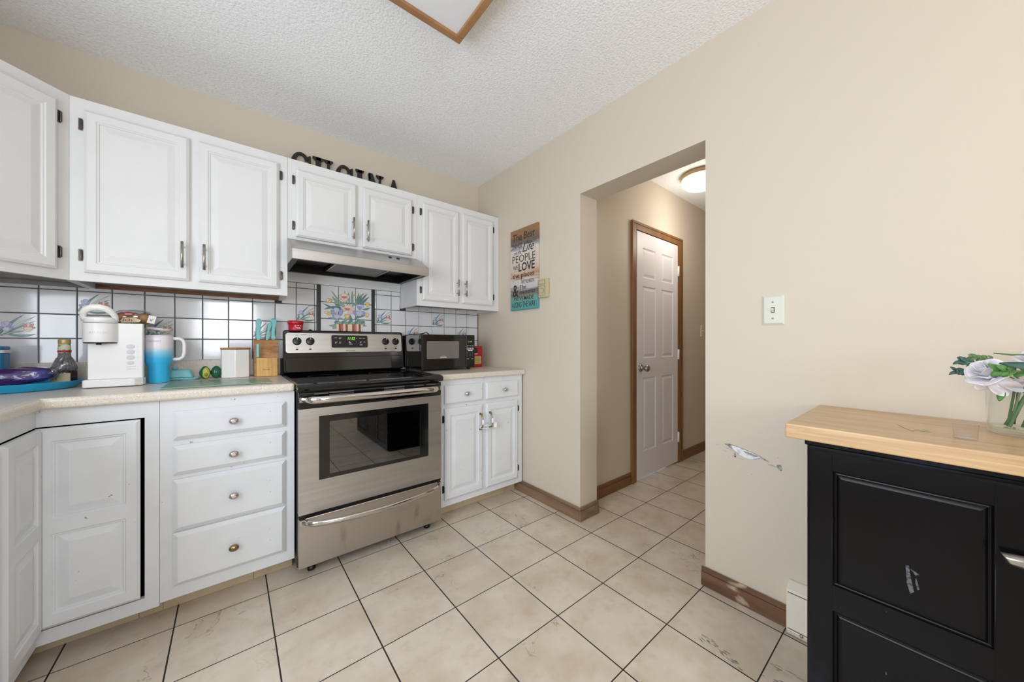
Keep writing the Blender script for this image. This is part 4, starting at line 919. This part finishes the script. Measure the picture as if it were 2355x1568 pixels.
for k in range(24): a = 2*PI*k/24; mb.tube([T_ @ Vector(((r+.0006)*math.cos(a), (r+.0006)*math.sin(a)*.82, z)) for r, z in ((.035, .066), (.0335, .077), (.0275, .096), (.0205, .114))], .0012, 5)
bt = mb.build('ribbed_neck', BOTGL, c)
MB().lathe([(.0182, .134), (.0182, .139), (.0184, .139), (.0184, .146), (.0182, .146), (.0175, .168), (.0165, .172)], 32, 0, T_, 1, .9).build('neck_label', LABELG, c)
MB().lathe([(.0190, .139), (.0190, .146)], 32, 0, T_, 1, .9).build('red_band', REDB, c)
MB().lathe([(.0165, .172), (.0175, .174), (.0178, .190), (.0165, .193), (0, .1935)], 28, 0, T_, 1, .9).build('screw_cap', GOLDCAP, c)
mb = MB(); n = 14; vs = []
for i in range(n+1):
    a = -PI*.92+PI*.62*i/n
    for z in (.008, .050): vs.append(T_ @ Vector((.0366*math.cos(a), .0366*.82*math.sin(a), z)))
mb.add(vs, [(2*i, 2*i+2, 2*i+3, 2*i+1) for i in range(n)]); lb = mb.build('front_label', LABELC, c, solid=.0006); 
MB().text('VA', -2.238, CZ+.030, .014, .012, .0004, 0, back((0, -.1960, 0))).text('ALE', -2.206, CZ+.018, .012, .005, .0004, 0, back((0, -.1963, 0))).build('label_print', DARKINK, lb)
c = thing('bread_bag', (-2.33, -.27, CZ+.008), 'purple and blue plastic bread bag lying on the blue tray', 'bread bag')
mb = MB(); M = basis((-2.335, -.275, CZ+.054), (.992, .02, .10), (-.02, 1, 0)); pillow(mb, (0, 0, 0), .130, .058, .034, M, 0, 40, 22, .10); mb.build('wrapped_loaf', PURPLEW, c)
mb = MB(); mb.tube([(-2.225, -.28, .968), (-2.205, -.275, .985), (-2.19, -.27, 1.0), (-2.18, -.265, 1.012)], [.030, .014, .010, .020], 9, 0); mb.tube([(-2.20, -.272, 1.01), (-2.192, -.270, 1.03), (-2.186, -.268, 1.055)], [.010, .006, .002], 6, 1)
mb.build('twisted_bag_end', [WRAP, mat('grey_wrinkled_film', (120, 118, 124), .15, .4)], c)
c = thing('storage_tub', (-2.424, -.158, CZ+.010), 'blue plastic tub at the left edge of the photo standing on the tray', 'tub')
MB().prism(rounded(-2.49, -2.358, -.20, -.115, .02), CZ+.0105, 1.052).build('tub_body', TUBB, c, bevel=.004); MB().prism(rounded(-2.494, -2.354, -.204, -.111, .022), 1.0525, 1.063).build('tub_rim', WHITEP, c); MB().prism(rounded(-2.49, -2.358, -.20, -.115, .02), 1.0632, 1.078).build('tub_lid', TUBB, c, bevel=.004)

# ------------------------------------------------------------------ right wall: sign, thermostat, switch, damage, heater
c = thing('wall_sign', (-.009, -.62, 1.335), 'tall weathered wooden sign with painted words on the wall beside the cabinets', 'sign')
sb = MB().box(-.019, -.001, -.772, -.474, 1.335, 1.930).build('board', SIGNM, c, bevel=.003); sb['kind'] = ''
del sb['kind']
mb = MB(); SW, SH = .298, .595; M = right((-.0192, -.474, 1.335))
for t, u0, u1, v0, v1, sh, bo in (('The Best', .10, .90, .855, .945, .15, 0), ('THINGS', .06, .44, .765, .825, .1, 0), ('in', .58, .72, .79, .83, .1, 0), ('are the', .14, .42, .69, .735, .3, 0), ('Life', .46, .88, .70, .805, .4, 0), ('PEOPLE', .08, .92, .585, .675, 0, -.006), ('WE', .11, .28, .505, .555, 0, 0), ('LOVE', .32, .90, .47, .575, 0, .02),
                       ('the places', .09, .88, .375, .455, 0, .004), ("WE'VE BEEN", .42, .88, .315, .362, 0, 0), ('&', .09, .31, .165, .315, 0, .008), ('The', .36, .60, .250, .300, .3, 0), ('memories', .36, .92, .190, .240, .2, 0), ("WE'VE MADE", .13, .86, .115, .165, 0, .003), ('ALONG THE WAY', .06, .93, .030, .100, 0, -.002)):
    mb.text(t, u0*SW, v0*SH, (u1-u0)*SW, (v1-v0)*SH, .0005, 0, M, sh, bo)
mb.build('painted_words', DARKINK, sb)
c = thing('thermostat', (-.014, -.828, 1.40), 'almond wall thermostat right of the wooden sign', 'thermostat')
MB().box(-.026, -.001, -.872, -.786, 1.402, 1.528).build('case', ALMOND, c, bevel=.003)
F = right((-.0262, -.786, 1.402)); OLV = mat('olive_print', (120, 108, 70), .6)
for (a, b, p, q) in ((.008, .064, .086, .116), (.008, .064, .012, .078)):
    mb = MB()
    for (x, y, z, w_) in ((a, b, p, p+.0015), (a, b, q-.0015, q), (a, a+.0015, p, q), (b-.0015, b, p, q)): mb.box(x, y, z, w_, 0, .001, 0, F)
    mb.build('panel_outline', OLV, c)
MB().tube([(.036+.017*math.cos(t), .046+.017*math.sin(t), .0008) for t in [PI*.75-PI*1.5*i/12 for i in range(13)]], .0010, 5, 0, F).build('dial_mark', OLV, c); MB().box(.02, .05, .090, .0915, 0, .001, 0, F).build('printed_line', OLV, c)
def switch(loc, M, label, m, mt):
    c = thing('light_switch', loc, label, 'light switch'); mb = MB(); panelled(mb, .073, .118, .006, None, M, .008, .005); pl = mb.build('wall_plate', m, c)
    mb = MB(); mb.box(.031, .042, .048, .070, .006, .0064, 0, M); mb.add([(.033, .050, .0062), (.040, .050, .0062), (.040, .067, .0062), (.033, .067, .0062), (.033, .060, .014), (.040, .060, .014), (.040, .066, .013), (.033, .066, .013)], [(0, 1, 5, 4), (4, 5, 6, 7), (3, 7, 6, 2), (0, 4, 7, 3), (1, 2, 6, 5)], 1, False, M)
    mb.build('toggle', [DARKINK, mt], c); mb = MB()
    for v in (.026, .090): MB().lathe([(.0035, .006), (.003, .0072), (0, .0074)], 12, 0, M @ Matrix.Translation((.0365, v, 0))).build('plate_screw', NICKEL, pl)
switch((-.003, -2.1035, 1.162), right((-.0005, -2.067, 1.162)), 'single toggle light switch on the kitchen wall above the gouge', mat('pale_green_ivory_plate', (204, 206, 194), .3), IVORY)
switch((2.05, -1.013, 1.16), back((2.005, -1.0105, 1.155)), 'ivory light switch on the hall wall beyond the door', IVORY, WHITEP)
# gouge and scuffs in the wall
R_ = right((-.0006, 0, 0)); mb = MB()
mb.poly([(1.928, .655), (1.952, .659), (1.975, .655), (2.010, .648), (2.040, .640), (2.066, .632), (2.058, .622), (2.040, .614), (2.010, .612), (1.985, .619), (1.966, .632), (1.945, .645)], .0, 0, R_)
mb.poly([(1.956, .654), (1.985, .651), (2.030, .641), (2.063, .630), (2.048, .619), (2.028, .612), (2.005, .613), (1.985, .622), (1.965, .636)], .0004, 1, R_)
mb.poly([(1.998, .641), (2.030, .638), (2.058, .630), (2.040, .626), (2.012, .632)], .0006, 0, R_)
mb.poly([(1.966, .626), (1.972, .626), (1.974, .607), (1.968, .606)], 0, 0, R_); mb.poly([(2.115, .612), (2.128, .616), (2.133, .604), (2.130, .592), (2.122, .594), (2.116, .602)], 0, 0, R_)
mb.poly([(2.085, .610), (2.115, .608), (2.116, .602), (2.086, .605)], 0, 2, R_); mb.poly([(2.066, .632), (2.09, .618), (2.088, .615), (2.062, .624)], 0, 0, R_); mb.poly([(1.885, .646), (1.93, .644), (1.96, .634), (1.955, .632), (1.92, .640), (1.886, .643)], 0, 2, R_)
mb.poly([(1.91, .630), (1.95, .622), (1.95, .619), (1.91, .627)], 0, 2, R_); mb.poly([(1.960, .612), (2.0, .606), (2.0, .603), (1.96, .608)], 0, 2, R_)
for (a, b) in ((1.945, .598), (2.118, .640), (1.99, .56), (2.03, .55)): mb.poly([(a, b), (a+.003, b), (a+.003, b+.003), (a, b+.003)], 0, 0, R_)
mb.build('wall_gouge', [SCUFF, CHALK, SCUFFL], wall_right, label='torn gouge and grey scuffs in the painted wall', recalc=False)
c = thing('baseboard_heater', (-.03, -2.6, 0), 'ivory metal baseboard heater along the wall beside the black island', 'heater')
mb = MB(); M = basis((0, -2.155, 0), (1, 0, 0), (0, 0, 1)); mb.prism([(-.001, .004), (-.001, .190), (-.012, .190), (-.050, .172), (-.050, .022), (-.042, .004)], 0, 1.5, 0, basis((0, -2.155-1.5, 0), (1, 0, 0), (0, 0, 1)) @ Matrix.Scale(-1, 4, (0, 0, 1)))
mb.build('heater_case', HEATM, c, bevel=.003)
BSM = mat('brown_seam', (120, 100, 80), .8)
for z in (.162, .028): MB().box(-.0512, -.0497, -3.6, -2.16, z, z+.003).build('panel_seam', BSM, c)
MB().lathe([(.006, 0), (.005, .002), (0, .0025)], 12, 0, right((-.0503, -2.20, .022))).build('screw', NICKEL, c)

# ------------------------------------------------------------------ hall: door, casing, ceiling lamp
M = back((.814, -.99, .016)); mb = MB(); w, h = .678, 1.962
pans = [(.085, .290, 1.60, 1.842), (.385, .590, 1.60, 1.842), (.085, .290, .955, 1.535), (.385, .590, .955, 1.535), (.085, .290, .205, .80), (.385, .590, .205, .80)]
panelled(mb, w, h, .035, pans, M, .002, .002, [(0, 0), (.010, .006), (.016, .006), (.034, .001)])
d1 = struct('door_1', mb, DOORW)
K = M @ Matrix.Translation((.050, .878, .035)); mb = MB(); mb.lathe([(.031, 0), (.031, .004), (.027, .010), (.012, .013), (.011, .030), (.020, .040), (.026, .050), (.027, .060), (.022, .068), (0, .070)], 28, 0, K); mb.build('door_knob', NICKEL, d1)
for z in (.24, .99, 1.745): MB().box(.672, .690, z-.045, z+.045, .036, .040, 0, M @ Matrix.Translation((0, -.016, 0))).lathe([(.006, z-.045), (.006, z+.045)], 10, 0, Matrix.Translation((1.496, -1.032, 0))).build('hinge', WHITEP, d1)
mb = MB(); X0, X1, ZT = .806, 1.500, 1.985; cw = .062
for (x0, x1, z0, z1) in ((X0-cw, X0, 0, ZT+cw), (X1, X1+cw+.022, 0, ZT+cw)):
    mb.box(x0, x1, -1.027, -1.0105, z0, z1)
mb.box(X0, X1, -1.027, -1.0105, ZT, ZT+cw); 
mb.box(X0-cw, X1+cw+.022, -1.033, -1.027, ZT+cw-.018, ZT+cw); mb.box(X0-cw, X0-cw+.018, -1.033, -1.027, 0, ZT+cw-.018); mb.box(X1+cw+.004, X1+cw+.022, -1.033, -1.027, 0, ZT+cw-.018)
mb.box(X0, X0+.007, -1.01, -.93, 0, ZT); mb.box(X1-.007, X1, -1.01, -.93, 0, ZT); mb.box(X0+.007, X1-.007, -1.01, -.93, ZT-.005, ZT)
struct('trim_3', mb, OAK, bevel=.004)
c = thing('ceiling_lamp', (1.27, -1.32, 2.34), 'lit round flush-mount glass ceiling lamp in the hall', 'ceiling light')
T_ = Matrix.Translation((1.27, -1.32, 0))
MB().lathe([(.150, H-.0005), (.152, H-.03), (.150, H-.034), (.142, H-.035)], 48, 0, T_).build('lamp_base', RINGB, c, label='beige metal base ring')
MB().lathe([(.143, H-.036), (.148, H-.050), (.142, H-.072), (.115, H-.096), (.07, H-.110), (0, H-.115)], 48, 0, T_).build('glass_shade', GLOBE, c, label='glowing white glass shade')
l = bpy.data.lights.new('hall_lamp_glow', 'POINT'); l.energy = 8; l.color = (1, .93, .82); l.shadow_soft_size = .12
o = bpy.data.objects.new('hall_lamp_glow', l); COL.objects.link(o); o.location = (1.27, -1.36, H-.42)

# unseen lamp added behind the camera as fill for ceiling and walls
c = thing('added_fill_lamp', (-2.0, -3.9, 1.72), 'unseen hanging globe added behind the camera as fill light', 'fill lamp')
MB().ball((-2.0, -3.9, 1.86), .14, .14, .14, 0, None, 28, 16).build('fill_lamp_globe', mat('fill_lamp_emission', (255, 248, 238), .3, emit=11), c)
MB().tube([(-2.0, -3.9, 2.0), (-2.0, -3.9, H-.03)], .004, 8).lathe([(.05, H-.03), (.06, H-.001)], 24, 0, Matrix.Translation((-2.0, -3.9, 0))).build('cord_and_rose', BRASS, c)

# kitchen ceiling light box
c = thing('ceiling_light_box', (-1.52, -1.83, 2.37), 'flat square ceiling light with a thin wooden frame, switched off', 'ceiling light')
a, b, p, q = -2.13, -.900, -2.45, -1.216; mb = MB(); t = .030
for (x0, x1, y0, y1) in ((a, b, q-t, q), (a, b, p, p+t), (a, a+t, p+t, q-t), (b-t, b, p+t, q-t)): mb.box(x0, x1, y0, y1, 2.372, H-.001)
mb.build('wooden_frame', mat('light_oak_frame', (168, 126, 86), .45, noise=(9, (134, 92, 58), .35, .7, (.5, .5, 6))), c, bevel=.004)
MB().box(a+t, b-t, p+t, q-t, 2.382, 2.388).build('diffuser_panel', DIFF, c)

# ------------------------------------------------------------------ black island cabinet with butcher block top
c = thing('island_cabinet', (-.23, -2.75, 0), 'black lacquered cabinet with a butcher block top against the right wall', 'cabinet')
IY0, IY1, IX0, IX1 = -3.36, -2.285, -.430, -.058
mb = MB(); mb.box(IX0, IX1, IY0, IY1, .0, .826); mb.box(IX0-.008, IX1, IY0-.006, IY1+.004, .812, .826); mb.build('body', LACQ, c, bevel=.003)
MB().prism([(-.454, IY1+.044), (-.004, IY1+.044), (-.004, IY0-.04), (-.454, IY0-.04)], .8265, .867).build('worktop', BUTCH, c, bevel=.004, seg=3, label='maple butcher block top')
def island_door(ya, mirrored):
    w = .355; M = right((IX0-.0005, ya, .015)); mb = MB(); sl, sr = (.050, .060) if not mirrored else (.060, .050)
    panelled(mb, w, .792, .018, [(sl, w-sr, .055, .381), (sl, w-sr, .446, .742)], M, .004, .003, [(0, 0), (.0015, .004), (.003, .006), (.005, .0066), (.007, .0062), (.009, .0048), (.011, .0034), (.0135, .0024), (.017, .0018)])
    d = mb.build('door', LACQ, c)
    for q in (sl-.0015, w-sr+.0015): MB().tube([(q, .005, .0178), (q, .787, .0178)], .0008, 6, 0, M).build('stile_seam', LACQ, d)
    u = w-.036 if not mirrored else .036
    mb = MB(); K = M @ Matrix.Translation((u, .648, .018)); mb.lathe([(.007, 0), (.006, .014)], 12, 0, K)
    mb.add([(-.020, .010, .016), (.016, .014, .014), (.024, -.006, .014), (.018, -.018, .016), (-.012, -.012, .016), (-.014, .004, .026), (.012, .006, .026), (.016, -.006, .026), (-.006, -.006, .027)], [(0, 1, 6, 5), (1, 2, 7, 6), (2, 3, 7), (3, 4, 8, 7), (4, 0, 5, 8), (5, 6, 7, 8), (0, 4, 3, 2, 1)], 0, True, K)
    mb.build('handle', NICKEL, d, bevel=.002, label='satin silver pull')
    return d
d = island_door(-2.290, False); island_door(-2.647, True); island_door(-3.004, False)
R2 = right((IX0-.0005-.018+.0018-.0002, -2.290, .015)); mb = MB()
for pts in ([(.175, .560), (.180, .562), (.183, .535), (.188, .505), (.182, .498), (.177, .520)], [(.181, .556), (.190, .552), (.196, .548), (.190, .544)], [(.191, .540), (.196, .515), (.193, .512), (.189, .530)]): mb.poly(pts, .0006, 0, R2)
mb.build('paint_scratches', mat('pale_scratch', (92, 92, 98), .6, noise=(160, (30, 30, 34), .48, .6, U)), d, label='pale scratches in the black paint', recalc=False)
mb = MB(); mb.poly([(-.235, -2.440), (-.262, -2.462), (-.275, -2.478), (-.262, -2.500), (-.282, -2.490), (-.300, -2.505), (-.302, -2.482), (-.318, -2.470), (-.298, -2.462), (-.285, -2.455)], .8676); mb.build('green_stain', mat('faint_green_stain', (176, 164, 122), .35, noise=(60, (203, 173, 134), .42, .58, U)), c, label='faint green stain on the wood', recalc=False)
c = thing('plastic_cup', (-.335, -2.56, .868), 'tiny clear plastic cup on the butcher block', 'cup')
T_ = Matrix.Translation((-.330, -2.553, .8675)); MB().lathe([(.0165, .0003), (.0165, .0012), (.018, .0012), (.0195, .036), (.0202, .0365), (.0192, .0362), (.0176, .002), (0, .0018)], 36, 0, T_).build('cup_wall', GLASST, c)
# vase with water and flowers
VX, VY, VR = -.165, -2.652, .062
c = thing('glass_vase', (VX, VY, .868), 'clear cylindrical glass vase of flowers on the butcher block', 'vase')
T_ = Matrix.Translation((VX, VY, .8675)); MB().lathe([(VR*.92, .0003), (VR*.97, .004), (VR, .012), (VR*1.02, .118), (VR*.985, .119), (VR*.96, .013), (VR*.9, .009), (0, .009)], 56, 0, T_).build('glass', GLASS, c)
MB().lathe([(VR*.955, .010), (VR*.955, .018)], 48, 0, T_).build('water', glassmat('greenish_vase_water', (.93, .94, .86, 1), .02), c, label='greenish water at the bottom')
def leafs(mb, base, tip, w, mi=0, cup=.15, face=(-1, .1, .5)):
    b, t = Vector(base), Vector(tip); ax = t-b; L = ax.length; ax.normalize(); sd = ax.cross(Vector(face))
    if sd.length < .1: sd = Vector((0, 1, 0))
    sd.normalize(); nm = sd.cross(ax); n = 8; vs = []
    for i in range(n+1):
        u = i/n; wd = w*math.sin(PI*(.04+.93*u**.85))**.75; p = b+ax*L*u+nm*(L*.10*math.sin(PI*u))
        vs += [p-sd*wd/2+nm*wd*cup, p, p+sd*wd/2+nm*wd*cup]
    return mb.add(vs, [f for i in range(n) for f in ((3*i, 3*i+1, 3*i+4, 3*i+3), (3*i+1, 3*i+2, 3*i+5, 3*i+4))], mi, True)
def sprig(pts, lv, m, label, lw=.011, ll=.024, start=.35):
    c = thing('leaf_sprig', pts[0], label, 'foliage', 'green sprigs in the vase'); MB().tube(pts, [.0024]*(len(pts)-1)+[.0012], 8).build('stem', STEM, c); P_ = [Vector(p) for p in pts]
    for k in range(lv):
        t = start+(1-start)*k/(lv-1); i = min(int(t*(len(P_)-1)), len(P_)-2); f = t*(len(P_)-1)-i; p = P_[i].lerp(P_[i+1], f); d = (P_[i+1]-P_[i]).normalized()
        for q in (-1, 1):
            o = (Vector((-.25, 0, 1))*q*.75+d*.8+Vector((random.uniform(-.3, .3), 0, random.uniform(-.2, .3)))).normalized(); mb = MB()
            leafs(mb, p, p+o*ll*random.uniform(.8, 1.15), lw, face=(-1, random.uniform(-.4, .4), random.uniform(.1, .7))); mb.build('leaf', m, c, solid=.0006)
    return c
def petal(c, ctr, nrm, up, w, h, curl):
    N = Vector(nrm).normalized(); U_ = Vector(up); U_ = (U_-N*U_.dot(N)).normalized(); R_2 = U_.cross(N); O = Vector(ctr); vs = []; n = 8
    for j in range(n+1):
        v = j/n; ww = w*math.sin(PI*(.10+.72*v))**.6
        for i in range(n+1):
            u = i/n-.5; z = curl*h*(.5*(2*u)**2-.9*(v-.35)**2*(1 if v > .35 else -.6))+.003*math.sin(7*u+5*v)
            vs.append(O+R_2*ww*u+U_*h*(v-.5)*(1-.10*(2*u)**2)+N*z)
    MB().add(vs, [(j*(n+1)+i, j*(n+1)+i+1, (j+1)*(n+1)+i+1, (j+1)*(n+1)+i) for j in range(n) for i in range(n)], 0, True).build('petal', PETAL, c, solid=.0012, subsurf=1, recalc=False)
ZT_ = .8675
def rose(cx, cy, cz, ax, R, foot, label, extra=()):
    c = thing('white_rose', (cx, cy, cz-R), label, 'flower', 'white roses in the vase'); A = Vector(ax).normalized(); s1 = A.cross(Vector((0, 0, 1))).normalized(); s2 = s1.cross(A); O = Vector((cx, cy, cz))
    for ring, (n, r0, op, hgt) in enumerate(((3, .26, .05, 1.15), (4, .44, .16, 1.1), (5, .66, .40, .98), (5, .90, .80, .74))):
        for k in range(n):
            a = 2*PI*(k+.37*ring)/n; mb = MB(); vs = []; nu, nv = 8, 6
            for j in range(nv+1):
                v = j/nv
                for i in range(nu+1):
                    u = i/nu-.5; sp = 2*PI/n*1.30*u*(.55+.6*math.sin(PI*min(1, v*.75+.1))); rr = R*(.10+(r0-.10)*v**.7+.20*op*v**4+.06*math.sin(5*a+6*u)*v); z = R*(-.60+hgt*1.3*v**.8*(1-.34*op*v*v)-.26*abs(2*u)**2*v)
                    vs.append(O+s1*rr*math.cos(a+sp)+s2*rr*math.sin(a+sp)+A*z)
            mb.add(vs, [(j*(nu+1)+i, j*(nu+1)+i+1, (j+1)*(nu+1)+i+1, (j+1)*(nu+1)+i) for j in range(nv) for i in range(nu)], 0, True)
            mb.build('petal', PETAL, c, solid=.0012, subsurf=1, recalc=False)
    for e in extra: petal(c, *e)
    st = O-A*R*.55; MB().tube([st, st.lerp(Vector((VX, VY, ZT_+.115)), .6), (VX-.006, VY+.004, ZT_+.10), foot], .0034, 8).build('stem', STEM, c)
rose(-.222, -2.588, 1.018, (-.62, .42, .55), .037, (VX-.030, VY+.030, ZT_+.020), 'white silk rose leaning out over the left side of the vase',
     (((-.228, -2.612, .990), (-.85, -.1, -.45), (0, -.6, -.6), .046, .052, .5), ((-.214, -2.630, .994), (-.9, -.2, -.3), (0, -.9, -.25), .034, .040, .6), ((-.232, -2.592, .984), (-.8, .25, -.55), (0, .2, -.9), .044, .034, .5)))
rose(-.165, -2.668, 1.048, (-.35, -.15, .92), .040, (VX-.012, VY+.034, ZT_+.020), 'white silk rose facing up at the right edge of the photo')
sprig([(VX-.022, VY+.028, ZT_+.022), (-.176, -2.640, .985), (-.170, -2.590, 1.010), (-.186, -2.560, 1.016), (-.190, -2.543, 1.017)], 4, LEAFD, 'blue-green sprig reaching furthest left from the bouquet', .008, .015, .72)
sprig([(VX-.005, VY+.030, ZT_+.022), (-.160, -2.635, 1.0), (-.160, -2.590, 1.034), (-.176, -2.565, 1.040), (-.180, -2.552, 1.044)], 5, LEAFD, 'dark blue-green sprig just above the leftmost one', .009, .015, .70)
sprig([(VX+.012, VY+.020, ZT_+.022), (-.155, -2.640, 1.0), (-.155, -2.610, 1.045), (-.165, -2.588, 1.052), (-.170, -2.570, 1.054)], 5, LEAFO, 'olive green sprig behind the top of the left rose', .008, .014, .62)
sprig([(VX-.028, VY+.012, ZT_+.022), (-.205, -2.662, .985), (-.248, -2.655, 1.020), (-.256, -2.625, 1.026), (-.258, -2.606, 1.026)], 5, LEAFB, 'bright green leafy sprig in front of the roses', .013, .022, .50)
sprig([(VX-.010, VY-.012, ZT_+.022), (-.200, -2.675, .98), (-.236, -2.672, 1.000), (-.245, -2.655, 1.000)], 4, LEAFB, 'bright green sprig drooping below the roses at the right edge', .014, .024, .60)
o = MB(); leafs(o, (-.262, -2.690, 1.026), (-.256, -2.604, 1.043), .020, face=(-1, 0, .25)); o = o.build('long_leaf', LEAFD, solid=.0008); tag(o, 'long blue-green leaf lying across the front of the bouquet', 'leaf')
o = MB(); leafs(o, (-.215, -2.612, .976), (-.222, -2.606, .950), .013); o = o.build('small_leaf', LEAFB, solid=.0008); tag(o, 'single small green leaf hanging below the left rose', 'leaf')
o = MB().tube([(-.19, -2.600, 1.066), (-.19, -2.625, 1.062), (-.185, -2.66, 1.064)], [.0014, .0022, .0014], 7).build('dry_twig', LEAFO); tag(o, 'thin dark twig lying across the top of the bouquet', 'twig')
